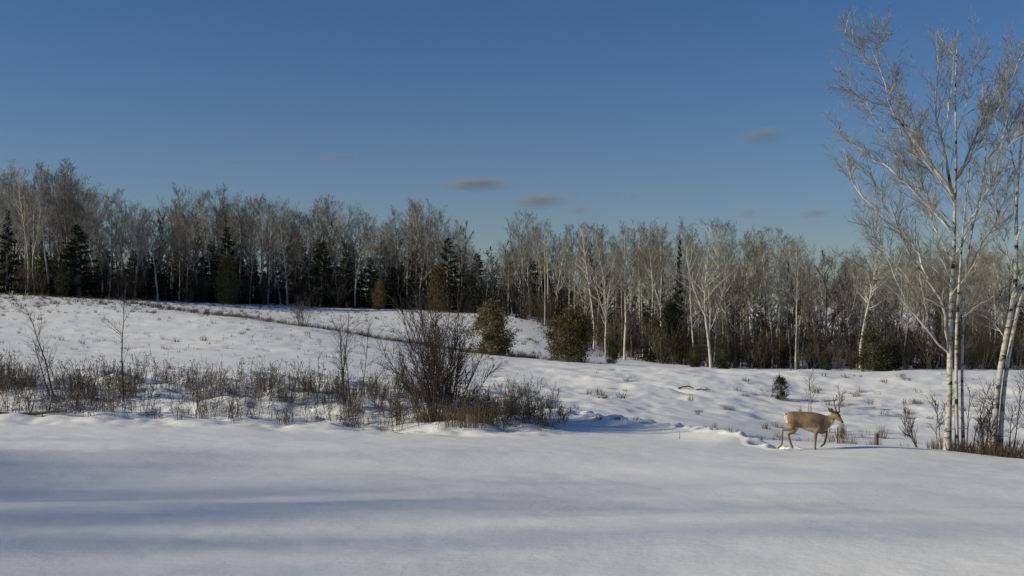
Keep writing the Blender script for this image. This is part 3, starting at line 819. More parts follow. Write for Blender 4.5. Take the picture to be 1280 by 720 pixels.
stemsA = [
    ([(1184, 560), (1187, 497), (1187, 440), (1188, 380), (1193, 322), (1193, 250), (1196, 200), (1195, 158), (1193, 117), (1196, 62)], 0.2, 0.098, 0.010),
    ([(1196, 565), (1195.5, 500), (1195, 447), (1196, 400), (1199, 350), (1202, 310), (1206, 262), (1212, 210)], -0.5, 0.060, 0.012),
    ([(1204, 556), (1202, 467), (1204, 410), (1205, 363), (1211, 310), (1216, 280), (1228, 233), (1235, 200), (1230, 154), (1228, 100)], 0.9, 0.045, 0.008),
]
limbsA = [
    ([(1186, 441), (1162, 417), (1132, 378), (1103, 351), (1082, 342), (1066, 322)], -0.9, 0.045, 0.010),
    ([(1187, 434), (1180, 388), (1162, 351), (1141, 326), (1126, 297), (1118, 262), (1104, 236)], 0.8, 0.062, 0.012),
    ([(1203, 396), (1210, 392), (1228, 378), (1243, 370)], -0.5, 0.035, 0.012),
    ([(1203, 394), (1222, 388), (1240, 380), (1256, 379)], 0.4, 0.028, 0.010),
    ([(1193, 250), (1187, 233), (1182, 196), (1174, 167), (1168, 146), (1172, 112), (1174, 83), (1170, 40)], -0.6, 0.062, 0.008),
    ([(1176, 170), (1184, 150), (1187, 129), (1192, 90), (1190, 52)], 0.3, 0.026, 0.007),
    ([(1195, 224), (1199, 217), (1220, 171), (1235, 137), (1253, 96), (1266, 54)], 0.9, 0.038, 0.008),
    ([(1192, 247), (1174, 217), (1153, 190), (1124, 154), (1114, 133), (1103, 100), (1097, 75), (1082, 46)], -1.4, 0.055, 0.008),
    ([(1098, 78), (1101, 60), (1101, 36)], -1.5, 0.016, 0.006),
    ([(1096, 84), (1087, 79), (1070, 54), (1053, 37)], -1.6, 0.016, 0.006),
    ([(1112, 134), (1082, 125), (1062, 112), (1049, 96)], -1.2, 0.018, 0.006),
    ([(1189, 290), (1162, 258), (1124, 221), (1095, 196), (1066, 183), (1045, 154)], 1.5, 0.045, 0.008),
    ([(1148, 182), (1144, 154), (1128, 125), (1116, 96)], -0.8, 0.022, 0.007),
    ([(1235, 198), (1257, 167), (1276, 140)], 0.8, 0.022, 0.007),
    ([(1160, 348), (1140, 300), (1100, 268), (1070, 240), (1058, 205)], 1.2, 0.032, 0.007),
    ([(1194, 330), (1170, 290), (1154, 240), (1148, 205), (1140, 170)], 1.8, 0.034, 0.008),
    ([(1206, 356), (1218, 320), (1240, 285), (1256, 250), (1264, 215)], 1.2, 0.032, 0.008),
    ([(1195, 318), (1207, 301), (1222, 262), (1243, 225), (1252, 180), (1262, 130)], -1.0, 0.042, 0.008),
    ([(1196, 165), (1208, 130), (1214, 95), (1222, 58)], -0.5, 0.022, 0.007),
    ([(1132, 378), (1112, 330), (1090, 290), (1078, 262)], -0.6, 0.024, 0.007),
    ([(1180, 386), (1150, 372), (1120, 330), (1098, 300), (1084, 280)], 0.4, 0.026, 0.007),
]
_rb = np.random.default_rng(91)
for _k in range(11):        # thinner limbs that fill the crown
    _y0 = _rb.uniform(150, 400); _x0 = float(np.interp(_y0, [62, 117, 158, 200, 250, 322, 380, 440], [1196, 1193, 1195, 1196, 1193, 1193, 1188, 1187]))
    _dx = _rb.uniform(35, 120) * (-1 if _k % 3 else 0.75); _dy = _rb.uniform(0.9, 1.7) * abs(_dx) + 25
    _x1, _y1 = _x0 + _dx, max(30.0, _y0 - _dy)
    limbsA.append(([(_x0, _y0), (_x0 + 0.3 * _dx, _y0 - 0.22 * (_y0 - _y1)), (_x0 + 0.68 * _dx, _y0 - 0.6 * (_y0 - _y1)), (_x1, _y1)], _rb.uniform(-2.2, 2.2), 0.026, 0.007))
birch('birch_tree', 'tall white birch clump with many spreading limbs on the crest past the deer', 28.9, stemsA, limbsA, 71)
stemsB = [
    ([(1241, 560), (1247, 480), (1253, 442), (1266, 380), (1272, 347), (1270, 300), (1270, 242), (1276, 188), (1282, 120), (1286, 60)], 0.3, 0.095, 0.012),
    ([(1250, 560), (1254, 488), (1263, 430), (1270, 397), (1279, 360), (1292, 300), (1300, 230), (1312, 150)], 0.8, 0.07, 0.012),
]
limbsB = [
    ([(1271, 345), (1252, 300), (1240, 250), (1236, 205)], -0.8, 0.03, 0.008),
    ([(1271, 300), (1290, 250), (1310, 190), (1322, 130)], -0.5, 0.035, 0.008),
    ([(1272, 230), (1262, 180), (1256, 130), (1258, 80)], 0.7, 0.024, 0.007),
    ([(1268, 372), (1290, 340), (1320, 300), (1340, 250)], 0.5, 0.035, 0.008),
    ([(1258, 425), (1240, 400), (1224, 392)], 0.5, 0.016, 0.006),
]
birch('birch_tree', 'leaning white birch with two stems beside the tall birch clump', 28.6, stemsB, limbsB, 72, 0.9)

# ------------------------------------------------------------------ trees outside the picture whose shade lies on the foreground snow
dv = np.array([-math.sin(SUN_AZ), -math.cos(SUN_AZ)]); nv = np.array([-dv[1], dv[0]])
THIN = []
for i in range(3):
    tr, cr = make_aspen(250 + i, crown0=0.3, spread=2.6, n1=15, n2=5, n3=4, twig_r=0.012, r0=0.10)
    ta, ca = tr.arrays(), cr.arrays()
    THIN.append((float(ca[0][:, 2].max()), mesh_from('thin_aspen_trunk', ta, [M_ASPEN]), mesh_from('thin_aspen_crown', ca, [M_ASPEN, M_TWIG])))
RS = np.random.default_rng(19)
for i in range(36):
    q = 13.7 + i * 0.34 + RS.uniform(-0.3, 0.3)
    a = -74.0 + RS.uniform(-8, 8)
    x, y = a * dv + q * nv; z0 = h1(x, y)
    tip = (RS.uniform(0, 11) if q < 17.0 else RS.uniform(-7, 2)) + (4 if i % 7 == 0 else 0)      # where along the ray its shadow ends
    Ht = (tip - a) * math.tan(SUN_EL) - 2.4 - z0
    h, tm, cm = THIN[i % 3]; s = Ht / h
    t = thing('aspen_tree', 'tall bare aspen on the slope outside the view, shading the open snow', 'tree', (x, y, z0), RS.uniform(0, 6), (s, s, s), 'bare trees shading the foreground snow')
    obj('trunk', tm, t); obj('crown', cm, t)

# ------------------------------------------------------------------ weeds, bushes, saplings
def make_weed(seed, H=0.9, n=9, spread=0.28, heads=True, lean=0.0):
    rng = np.random.default_rng(seed); g = Geo()
    for i in range(n):
        a = rng.uniform(0, 2 * math.pi); s0 = abs(rng.normal()) * spread
        d = (math.cos(a) * s0 + lean, math.sin(a) * s0, 1)
        p = (rng.normal() * 0.16, rng.normal() * 0.16, -0.08)
        L = H * rng.uniform(0.4, 1.1)
        s = stem(rng, p, d, L, 4, 0.08, -0.01)
        if rng.uniform() < 0.18:
            s = stem(rng, p, (math.cos(a) * 1.4, math.sin(a) * 1.4, 0.8), L, 4, 0.1, -0.12)
        g.tube(s, np.linspace(0.0075, 0.004, 5), 3, 0)
        for j in range(int(rng.integers(1, 5))):
            q, dd = along(s, rng.uniform(0.45, 0.98))
            b = stem(rng, q, dd * 0.75 + perp(rng, dd) * 0.6, L * rng.uniform(0.1, 0.3), 2, 0.1, 0.04)
            g.tube(b, np.linspace(0.005, 0.003, 3), 3, 0)
            if heads and rng.uniform() < 0.6:
                m = 4; C = b[-1] + rng.normal(size=(m, 3)) * 0.015
                leaf_quads(g, rng, C, rng.normal(size=(m, 3)) + np.array([0, 0, 0.6]), rng.uniform(0.02, 0.055, m), rng.uniform(0.012, 0.03, m), 1)
    return g
WV = [make_weed(600 + i, H=[0.8, 0.95, 1.1, 0.7, 0.9, 1.25, 0.6, 0.85][i], n=[9, 8, 8, 11, 8, 5, 11, 9][i], lean=R.normal() * 0.12) for i in range(8)]
WARR = [w.arrays() for w in WV]
WM = [mesh_from('weed_stems', a, [M_WEED, M_SEED], False) for a in WARR]

def weed_density(px, D):
    d = 0.42 + 0.8 * fnoise(np.array([px / 70.0]), np.array([D / 2.0]), 77, 2)[0]
    d += 0.55 * math.exp(-((D - 35.3) / 1.5) ** 2) + 0.2 * math.exp(-((D - 30.5) / 0.8) ** 2)
    return d
cnt = 0; more = []
tries = 0
while cnt < 290 and tries < 8000:
    tries += 1
    px = R.uniform(-20, 690); D = R.uniform(30.2, 39.0)
    if px > 560 and D > 34.5: continue
    if R.uniform() > weed_density(px, D): continue
    i = int(R.integers(0, 8)); s = R.uniform(0.55, 1.15)
    o = obj('weed_clump', WM[i]); o.location = at(px, D); o.rotation_euler = (0, 0, R.uniform(0, 6.28)); o.scale = (s, s, s)
    hgt = s * [0.8, 0.95, 1.1, 0.7, 0.9, 1.25, 0.6, 0.85][i]
    size = 'tall' if hgt > 0.9 else 'knee high' if hgt > 0.6 else 'low'
    spot = 'around the big willow bush' if px > 460 else 'around the dark sapling cluster' if px > 360 else 'in the open middle of the weedy strip' if px > 200 else 'around the lone straight sapling' if px > 115 else 'around the forked sapling'
    tag(o, size + ' dry brown weed clump ' + spot, 'weeds', size + ' weed clumps ' + spot)
    cnt += 1
items = []
for k in range(14000):
    px = R.uniform(-30, 700); D = R.uniform(29.8, 39.5)
    if R.uniform() > weed_density(px, D) * 0.9: continue
    if len(items) > 600: break
    items.append((WARR[int(R.integers(0, 8))], rotz(R.uniform(0, 6.28), R.uniform(0.35, 0.85)), np.array(at(px, D))))
o = obj('low_weeds', mesh_from('low_weeds', merge_arrays(items), [M_WEED, M_SEED], False))
tag(o, 'low broken weed stalks scattered through the weedy strip', 'weeds', None, 'stuff')

def make_grass(seed, n, H, R0, m=0, k=3):
    rng = np.random.default_rng(seed); g = Geo()
    a = rng.uniform(0, 2 * math.pi, n); r = R0 * np.sqrt(rng.uniform(0, 1, n))
    for i in range(n):
        p = (math.cos(a[i]) * r[i], math.sin(a[i]) * r[i], -0.06)
        s = stem(rng, p, (math.cos(a[i]) * 0.35 * rng.uniform(), math.sin(a[i]) * 0.35 * rng.uniform(), 1), H * rng.uniform(0.4, 1.1), 3, 0.12, -0.05)
        g.tube(s, np.array([0.006, 0.006, 0.005, 0.002]), k, m)
    return g
GT = [make_grass(640 + i, 26, 0.42, 0.14, k=2).arrays() for i in range(4)]

# sparse tufts on the far field, denser along the back of the crest
items = []
for k in range(380):      # brown line of weeds right behind the crest
    px = R.uniform(150, 735)
    D0 = float(np.interp(px, [150, 300, 400, 500, 600, 690, 760], [97, 80, 72, 66, 61, 57, 55]))
    items.append((GT[int(R.integers(0, 4))], rotz(R.uniform(0, 6.28), R.uniform(0.6, 1.5), R.uniform(0.4, 1.5)), np.array(at(px, D0 + R.uniform(0.3, 5.5)))))
for k in range(1300):
    px = R.uniform(-30, 760); u = R.uniform()
    D0 = float(np.interp(px, [0, 150, 300, 400, 500, 600, 690, 760], [80, 90, 76, 68, 63, 58, 54, 52]))
    D = D0 + 4 + (front(px) - D0 - 3) * u
    if u < 0.45 and R.uniform() < 0.45: D = D0 + R.uniform(1.5, 7)
    items.append((GT[int(R.integers(0, 4))], rotz(R.uniform(0, 6.28), R.uniform(0.5, 1.2), R.uniform(0.4, 1.0)), np.array(at(px, D))))
for k in range(170):
    px = R.uniform(-20, 330); D = R.uniform(78, 104) if R.uniform() < 0.6 else R.uniform(48, 100)
    items.append((GT[int(R.integers(0, 4))], rotz(R.uniform(0, 6.28), R.uniform(0.5, 1.2), R.uniform(0.4, 0.9)), np.array(at(px, D))))
o = obj('field_grass', mesh_from('field_grass', merge_arrays(items), [M_WEED], False))
tag(o, 'sparse dry grass tufts poking through snow on the far field', 'grass', None, 'stuff')
GS = [make_grass(650 + i, 7, 0.26, 0.10, k=2).arrays() for i in range(5)]
items = []
for k in range(800):
    px = R.uniform(-30, 640); Dm = float(np.interp(px, [0, 150, 300, 400, 500, 640], [104, 100, 78, 70, 64, 57])); D = Dm - (Dm - 38) * R.uniform() ** 1.4
    items.append((GS[int(R.integers(0, 5))], rotz(R.uniform(0, 6.28), R.uniform(0.6, 1.6), R.uniform(0.4, 1.1)), np.array(at(px, D))))
o = obj('stubble', mesh_from('stubble', merge_arrays(items), [M_WEED], False))
tag(o, 'tiny dark stubble tips dotting the rising snow slope', 'stubble', None, 'stuff')
# stubble on the right bank and in the hollow
items = []
for k in range(330):
    px = R.uniform(690, 1290); D = R.uniform(33, 50)
    if px < 860 and R.uniform() < 0.6: continue
    if vnoise(np.array([px / 40.0]), np.array([D / 1.5]), 91)[0] < -0.02: continue
    items.append((GT[int(R.integers(0, 4))], rotz(R.uniform(0, 6.28), R.uniform(0.5, 1.2), R.uniform(0.25, 0.9)), np.array(at(px, D))))
for k in range(34):
    px = R.uniform(1030, 1110); D = R.uniform(32, 38)
    items.append((GT[int(R.integers(0, 4))], rotz(R.uniform(0, 6.28), R.uniform(0.4, 0.8), R.uniform(0.7, 1.6)), np.array(at(px, D))))
o = obj('bank_grass', mesh_from('bank_grass', merge_arrays(items), [M_WEED], False))
tag(o, 'short dry stubble in the hollow and on the snow bank behind the deer', 'grass', None, 'stuff')

# big willow bush
g = make_shrub(700, H=3.8, n=44, spread=0.62, r=0.016, base=0.42, seg=7, wig=0.07,
               lv=((10, 0.85, 30, 0.009, 4, 0.13, 0.05), (6, 0.42, 34, 0.0055, 2, 0.14, 0.02)))
t = thing('willow_bush', 'big leafless dark willow bush at the end of the weedy strip', 'bush', at(548, 31.6))
obj('stems', g.mesh('willow_stems', [M_BUSH]), t)
g = make_grass(701, 260, 0.85, 0.75)
obj('grass_skirt', g.mesh('willow_grass', [M_GRASS], False), t)
# tan grass clump beside it
t = thing('grass_clump', 'tan dry grass clump at the front foot of the willow bush', 'grass clump', at(590, 30.3))
obj('blades', make_grass(702, 230, 0.85, 0.8).mesh('tan_blades', [M_GRASS], False), t)
def bush(px, D, H, n, seed, spread, label, mats, name='low_bush', base=0.25, r=0.008):
    g = make_shrub(seed, H=H, n=n, spread=spread, r=r, base=base, seg=5, wig=0.1,
                   lv=((7, 0.9, 34, 0.006, 3, 0.12, 0.03), (4, 0.45, 36, 0.0045, 2, 0.12, 0.0)))
    t = thing(name, label, 'bush', at(px, D)); obj('stems', g.mesh('bush_stems', mats), t)
bush(628, 30.6, 1.25, 15, 711, 0.7, 'low brownish bush between the tan grass clump and the grey bush', [M_TWIG_DARK])
bush(652, 31.4, 1.35, 15, 712, 0.8, 'greyish fine twigged bush at the open snow end of the weedy strip', [M_TWIG])
bush(668, 31.0, 0.9, 16, 722, 0.9, 'low spreading brown twig bush just past the grey bush', [M_TWIG_DARK])
bush(606, 31.6, 1.2, 16, 723, 0.8, 'reddish brown bush behind the tan grass clump', [M_TWIG_DARK])
bush(697, 32.6, 0.75, 14, 713, 0.9, 'small leaning weed bush alone past the grey bush', [M_WEED])
bush(500, 31.2, 0.9, 9, 714, 0.6, 'low dark bush against the near side of the willow bush', [M_TWIG_DARK])
bush(470, 33.5, 1.1, 8, 715, 0.6, 'low brown bush between the willow bush and the dark sapling cluster', [M_TWIG_DARK])
bush(330, 33.8, 1.35, 8, 716, 0.7, 'fine spreading twig bush rising from the middle of the weeds', [M_TWIG_DARK])
bush(90, 33.8, 1.2, 10, 717, 0.5, 'dark bush at the foot of the forked sapling', [M_BUSH])
bush(105, 30.6, 0.85, 12, 718, 0.5, 'brown twig clump at the front edge of the weedy strip', [M_TWIG_DARK])
bush(35, 33.6, 1.0, 10, 719, 0.6, 'dark low bush in the weeds before the forked sapling', [M_BUSH])
bush(378, 70, 2.0, 18, 720, 0.35, 'small upright bush on the far field behind the crest', [M_TWIG_DARK], r=0.014)
bush(432, 33.0, 1.0, 14, 721, 0.45, 'dense brown brush around the foot of the dark sapling cluster', [M_TWIG_DARK])

def sapling(px, D, top, seed, label, lean=0.0, n1=9, r0=0.03, mats=None, name='sapling', dirz=0.35, stems=1, spread=0.06):
    rng = np.random.default_rng(seed); loc = at(px, D); H = zp(D, top) - loc[2]
    tr, cr = Geo(), Geo()
    for k in range(stems):
        hh = H * (1.0 if k == 0 else rng.uniform(0.6, 0.92))
        p = stem(rng, (rng.normal() * spread, rng.normal() * spread, -0.15), (lean + (rng.normal() * 0.08 if k else 0), rng.normal() * 0.05, 1), hh, 9, 0.05, 0.03)
        tr.tube(p, np.linspace(r0, 0.006, 10), 6, 0)
        twigs(cr, rng, p, r0, [(n1, H * 0.30, 40, 0.008, 3, 0.1, 0.06), (5, H * 0.13, 38, 0.005, 2, 0.12, 0.03)], 0, dirz)
    t = thing(name, label, 'sapling', loc)
    obj('trunk', tr.mesh('sapling_trunk', mats or [M_BUSH]), t); obj('crown', cr.mesh('sapling_crown', mats or [M_BUSH]), t)
sapling(68, 33.6, 374, 731, 'leaning forked bare sapling rising from dark brush', -0.18, 10, 0.028, stems=2)
sapling(157, 33.2, 366, 732, 'straight thin bare sapling standing alone in the weeds', 0.0, 9, 0.030)
sapling(434, 33.0, 386, 733, 'dark sapling cluster with several upright stems', 0.02, 8, 0.030, stems=4, spread=0.16)
sapling(446, 32.6, 400, 734, 'thin twiggy sapling touching the dark sapling cluster', 0.1, 8, 0.016)
sapling(1212, 28.7, 470, 741, 'thin dark sapling between the birch clump and the leaning birch', 0.05, 8, 0.018, stems=2)
sapling(1224, 29.2, 480, 742, 'dark twiggy sapling at the foot of the leaning birch', 0.12, 12, 0.018, stems=3, spread=0.12)
sapling(1262, 28.0, 462, 743, 'slanting dark sapling outside the leaning birch', 0.22, 12, 0.018, stems=3, spread=0.15)
sapling(1150, 30.5, 500, 744, 'low bent twiggy sapling on the deer side of the birch clump', -0.5, 10, 0.014, stems=3)
sapling(1014, 41.0, 462, 745, 'small pale bare tree on the bank behind the deer', 0.1, 9, 0.022, mats=[M_BIRCH_TWIG], stems=2)
sapling(1052, 42.5, 478, 746, 'thin pale twig tree on the bank past the deer head', -0.1, 9, 0.014, mats=[M_BIRCH_TWIG], stems=2)
sapling(1236, 27.9, 500, 747, 'short dark brush stems in front of the leaning birch', 0.0, 10, 0.012, stems=5, spread=0.2)
sapling(1170, 30.0, 470, 748, 'thin upright twig sapling just before the birch clump', 0.0, 8, 0.012, stems=3, spread=0.15)

# tan grass on the crest under the birches
for i, (px, D, n, H, R0) in enumerate([(1196, 28.9, 150, 0.4, 0.4), (1222, 28.5, 220, 0.45, 0.5), (1246, 28.1, 260, 0.5, 0.55), (1272, 27.8, 260, 0.5, 0.55), (1176, 29.4, 120, 0.4, 0.35)]):
    t = thing('grass_clump', 'tan grass clump on the crest under the two birches', 'grass clump', at(px, D), group='grass clumps under the birches')
    obj('blades', make_grass(760 + i, n, H, R0).mesh('crest_blades', [M_GRASS], False), t)

# fallen dead wood on the bank and small posts
def log(px, D, L, r, rz, seed, label):
    rng = np.random.default_rng(seed); g = Geo()
    p = stem(rng, (-L / 2, 0, r * 0.7), (1, 0, 0.03), L, 7, 0.12, 0.0)
    g.tube(p, np.linspace(r, r * 0.5, 8), 7, 0)
    for k in range(4):
        q, d = along(p, rng.uniform(0.2, 0.9))
        b = stem(rng, q, perp(rng, d) + np.array([0.3, 0, 0.5]), L * 0.2, 3, 0.15, 0)
        g.tube(b, np.linspace(r * 0.4, r * 0.15, 4), 5, 0)
    o = obj('fallen_log', g.mesh('log', [M_LOG])); o.location = at(px, D); o.rotation_euler = (0, 0, rz)
    tag(o, label, 'log')
log(858, 44.4, 0.7, 0.035, -0.1, 801, 'short dark fallen log at the end of the snow ditch')
log(879, 44.0, 0.6, 0.03, 0.2, 802, 'dark broken branch beside the fallen log on the bank')
log(38, 30.0, 2.2, 0.06, 0.15, 803, 'weathered branch lying flat at the front of the weedy strip')
g = Geo(); g.tube(np.array([[0, 0, -0.15], [0, 0, 0.1], [0.004, 0, 0.36], [0.006, 0, 0.38]]), np.array([0.055, 0.05, 0.048, 0.02]), 8, 0)
o = obj('stump', g.mesh('stump', [M_LOG])); o.location = at(1096, 30.2); tag(o, 'small dark stump poking up on the crest between deer and birches', 'stump')
g = Geo(); g.tube(np.array([[0, 0, -0.15], [0, 0, 0.2], [0.01, 0, 0.5], [0.02, 0, 0.52]]), np.array([0.022, 0.02, 0.02, 0.008]), 6, 0)
o = obj('stake', g.mesh('stake', [M_LOG])); o.location = at(1047, 31.0); tag(o, 'thin dark stake in the snow under the deer muzzle', 'stake')
g = Geo(); g.tube(np.array([[0, 0, -0.1], [0, 0, 0.1], [0.004, 0, 0.19], [0.004, 0, 0.20]]), np.array([0.03, 0.03, 0.03, 0.012]), 6, 0)
o = obj('marker_stake', g.mesh('marker_stake', [varied('pale_paint', (0.55, 0.40, 0.38), (0.7, 0.62, 0.6), 9)])); o.location = at(797, 35.3); tag(o, 'short pale marker stake alone in the smooth snow hollow', 'stake')
g = Geo(); g.tube(stem(R, (0, 0, -0.1), (0.06, 0, 1), 0.32, 4, 0.1, 0), np.linspace(0.011, 0.005, 5), 5, 0)
o = obj('twig', g.mesh('snow_twig', [M_LOG])); o.location = at(849, 29.6); tag(o, 'single short twig sticking out of the open snow', 'twig')

# ------------------------------------------------------------------ the deer
def build_deer():
    S = 0.00252
    def xz(X, Y): return ((X - 400) * S, (632 - Y) * S)
    parts = Geo()
    def loft(secs, k=20):
        """secs: centre, u-axis vector, v-axis vector"""
        n = len(secs); ang = np.arange(k) * 2 * math.pi / k
        v = []
        for c, u, w in secs:
            c, u, w = map(np.asarray, (c, u, w))
            v.append(c + np.cos(ang)[:, None] * u + np.sin(ang)[:, None] * w)
        v = np.array(v).reshape(-1, 3)
        idx = np.arange(n * k).reshape(n, k)
        a = idx[:-1]; b = np.roll(a, -1, 1); d = idx[1:]; c = np.roll(d, -1, 1)
        q = np.stack([a, d, c, b], -1).reshape(-1, 4)
        c0, c1 = len(v), len(v) + 1
        v = np.vstack([v, secs[0][0], secs[-1][0]])
        f, l = idx[0], idx[-1]
        t = np.concatenate([np.stack([np.full(k, c0), f, np.roll(f, -1)], -1), np.stack([np.full(k, c1), np.roll(l, -1), l], -1)])
        parts.raw(v, q=q, t=t)
    torso = [(186, 262, 318, .03), (196, 242, 360, .09), (215, 228, 392, .135), (255, 217, 408, .165), (310, 216, 390, .152), (360, 219, 402, .165), (420, 221, 426, .188),
             (470, 224, 440, .185), (520, 232, 448, .17), (560, 243, 446, .15), (595, 254, 432, .125), (625, 262, 408, .10), (645, 258, 392, .088), (664, 244, 372, .08), (684, 228, 346, .072), (700, 222, 325, .055)]
    secs = []
    for X, t, b, w in torso:
        x, zt = xz(X, t); _, zb = xz(X, b)
        yo = -0.05 * max(0, (X - 600) / 105.0)
        secs.append(((x, yo, (zt + zb) / 2), (0, w, 0), (0, 0, (zt - zb) / 2)))
    loft(secs)
    def chain(pts, k=14):
        C = np.array([[xz(X, Y)[0], y, xz(X, Y)[1]] for X, Y, y, a, b in pts])
        T = np.gradient(C, axis=0); T /= np.linalg.norm(T, axis=1, keepdims=True)
        loft([(C[i], (0, pts[i][4] * (1.16 if pts[i][3] < .04 and pts[i][1] > 400 else 1.0), 0), np.cross(T[i], (0, 1, 0)) * pts[i][3] * (1.16 if pts[i][3] < .04 and pts[i][1] > 400 else 1.0)) for i in range(len(pts))], k)
    # (X, Y, lateral, radius in the side plane, lateral radius); -y is towards the camera
    chain([(676, 218, -.04, .03, .045), (686, 230, -.05, .088, .072), (706, 248, -.065, .104, .08), (728, 274, -.085, .084, .064), (746, 302, -.105, .062, .05), (763, 325, -.12, .050, .042), (775, 337, -.132, .028, .03)])
    chain([(245, 270, -.07, .10, .07), (245, 330, -.09, .15, .09), (243, 375, -.10, .115, .075), (222, 398, -.10, .072, .055), (180, 406, -.10, .044, .036), (148, 406, -.10, .033, .028), (141, 425, -.10, .028, .024), (139, 480, -.10, .026, .023), (137, 545, -.10, .024, .022), (132, 572, -.10, .025, .023), (114, 588, -.10, .020, .022), (96, 598, -.10, .020, .022)])
    chain([(270, 280, .07, .10, .07), (285, 350, .09, .14, .085), (300, 400, .10, .10, .07), (285, 432, .10, .062, .05), (252, 452, .10, .040, .034), (228, 462, .10, .033, .028), (228, 482, .10, .027, .023), (243, 530, .10, .026, .023), (260, 580, .10, .024, .022), (268, 600, .10, .025, .023), (277, 618, .10, .020, .022), (286, 630, .10, .021, .022)])
    chain([(535, 290, -.06, .08, .05), (530, 350, -.10, .11, .06), (512, 410, -.11, .085, .055), (496, 450, -.11, .05, .042), (491, 490, -.11, .034, .03), (490, 522, -.11, .030, .027), (489, 540, -.11, .026, .024), (488, 585, -.11, .023, .021), (487, 605, -.11, .024, .022), (489, 622, -.11, .020, .021), (492, 632, -.11, .022, .022)])
    chain([(560, 300, .06, .08, .05), (558, 370, .10, .10, .06), (556, 425, .11, .075, .05), (575, 446, .11, .048, .04), (605, 440, .11, .036, .032), (632, 438, .11, .031, .028), (638, 455, .11, .026, .023), (628, 500, .11, .025, .022), (614, 550, .11, .023, .021), (608, 568, .11, .024, .022), (594, 580, .11, .020, .021), (576, 588, .11, .020, .021)])
    chain([(200, 238, 0, .03, .03), (188, 250, 0, .035, .04), (182, 285, 0, .03, .045), (186, 325, 0, .012, .02)])
    tmp = parts.mesh('deer_blank', [])
    bm = bmesh.new(); bm.from_mesh(tmp); bmesh.ops.recalc_face_normals(bm, faces=bm.faces); bm.to_mesh(tmp); bm.free()
    ob = bpy.data.objects.new('blank', tmp); col.objects.link(ob)
    md = ob.modifiers.new('r', 'REMESH'); md.mode = 'VOXEL'; md.voxel_size = 0.011; md.use_smooth_shade = True
    ms = ob.modifiers.new('s', 'SMOOTH'); ms.factor = 0.5; ms.iterations = 3
    dg = bpy.context.evaluated_depsgraph_get()
    me = bpy.data.meshes.new_from_object(ob.evaluated_get(dg))
    bpy.data.objects.remove(ob); bpy.data.meshes.remove(tmp)
    me.name = 'deer_body'
    n = len(me.vertices); co = np.zeros(n * 3, np.float32); me.vertices.foreach_get('co', co); co = co.reshape(-1, 3).astype(float)
    nr = np.zeros(n * 3, np.float32); me.vertices.foreach_get('normal', nr); nr = nr.reshape(-1, 3)
    X = co[:, 0] / S + 400; Y = 632 - co[:, 2] / S
    coat = np.array([0.265, 0.175, 0.102]); back = np.array([0.130, 0.085, 0.052]); pale = np.array([0.55, 0.49, 0.40]); dark = np.array([0.030, 0.022, 0.018]); leg = np.array([0.21, 0.135, 0.078])
    nz = fnoise(co[:, 0] * 14, co[:, 2] * 14 + co[:, 1] * 9, 5, 2)
    C = np.tile(coat, (n, 1)) * (1 + 0.45 * nz[:, None] + 0.35 * fnoise(co[:, 0] * 4, co[:, 2] * 5, 15, 2)[:, None])
    def mix(w, c):
        nonlocal C
        w = np.clip(w, 0, 1)[:, None]; C = C * (1 - w) + c * w
    mix(0.85 * sstep(275, 215, Y + 12 * nz) * (X > 180) * (X < 690), back)
    mix(sstep(440, 480, Y), leg)
    belly = (X > 285) & (X < 480) & (nr[:, 2] < -0.25)
    mix(0.95 * belly * sstep(375, 402, Y), pale)
    mix(0.95 * sstep(199, 188, X) * (Y > 255) * (Y < 345), pale)
    mix(0.95 * ((X > 655) & (X < 750)) * sstep(306, 322, Y - 0.25 * (X - 700)) * (Y < 390), pale)
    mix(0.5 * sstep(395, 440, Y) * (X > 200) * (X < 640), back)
    mix(0.6 * ((np.abs(X - 560) < 26 - 0.1 * np.abs(Y - 380)) & (Y < 430) & (Y > 300)), back)  # darker shoulder patch: muscle shading painted into the coat colour
    mix(0.8 * sstep(10, 24, (X - 706) * 0.77 - (Y - 248) * 0.64) * (X > 690), dark)
    mix(0.95 * sstep(760, 766, X) * (Y < 360), dark)
    ca = me.color_attributes.new('coat', 'FLOAT_COLOR', 'POINT')
    ca.data.foreach_set('color', np.hstack([C, np.ones((n, 1))]).astype(np.float32).ravel())
    m, nt, b, out = new_mat('deer_coat')
    at_ = nt.nodes.new('ShaderNodeAttribute'); at_.attribute_name = 'coat'
    nt.links.new(at_.outputs['Color'], b.inputs['Base Color'])
    b.inputs['Roughness'].default_value = 0.8; b.inputs['Specular IOR Level'].default_value = 0.15
    b.inputs['Sheen Weight'].default_value = 0.15
    tc = nt.nodes.new('ShaderNodeTexCoord'); nn = noise_node(nt, 60, 4, tc.outputs['Object'])
    bp = nt.nodes.new('ShaderNodeBump'); bp.inputs['Strength'].default_value = 0.3; bp.inputs['Distance'].default_value = 0.01
    nt.links.new(nn.outputs['Fac'], bp.inputs['Height']); nt.links.new(bp.outputs['Normal'], b.inputs['Normal'])
    me.materials.clear(); me.materials.append(m)
    gx = (1007.2 - 640) / F * 28.0
    t = thing('deer', 'tan antlered deer buck walking across the open snow', 'deer', (gx, 28.0, float(base_h(np.array([gx]), np.array([28.0]))[0]) - 0.03))
    obj('body', me, t)
    horn = varied('antler', (0.10, 0.07, 0.045), (0.24, 0.18, 0.12), 20, rnd=0.1)
    hoof = varied('hoof', (0.015, 0.012, 0.01), (0.03, 0.025, 0.02), 20, rnd=0.1)
    def p3(X, Y, y): x, z = xz(X, Y); return [x, y, z]
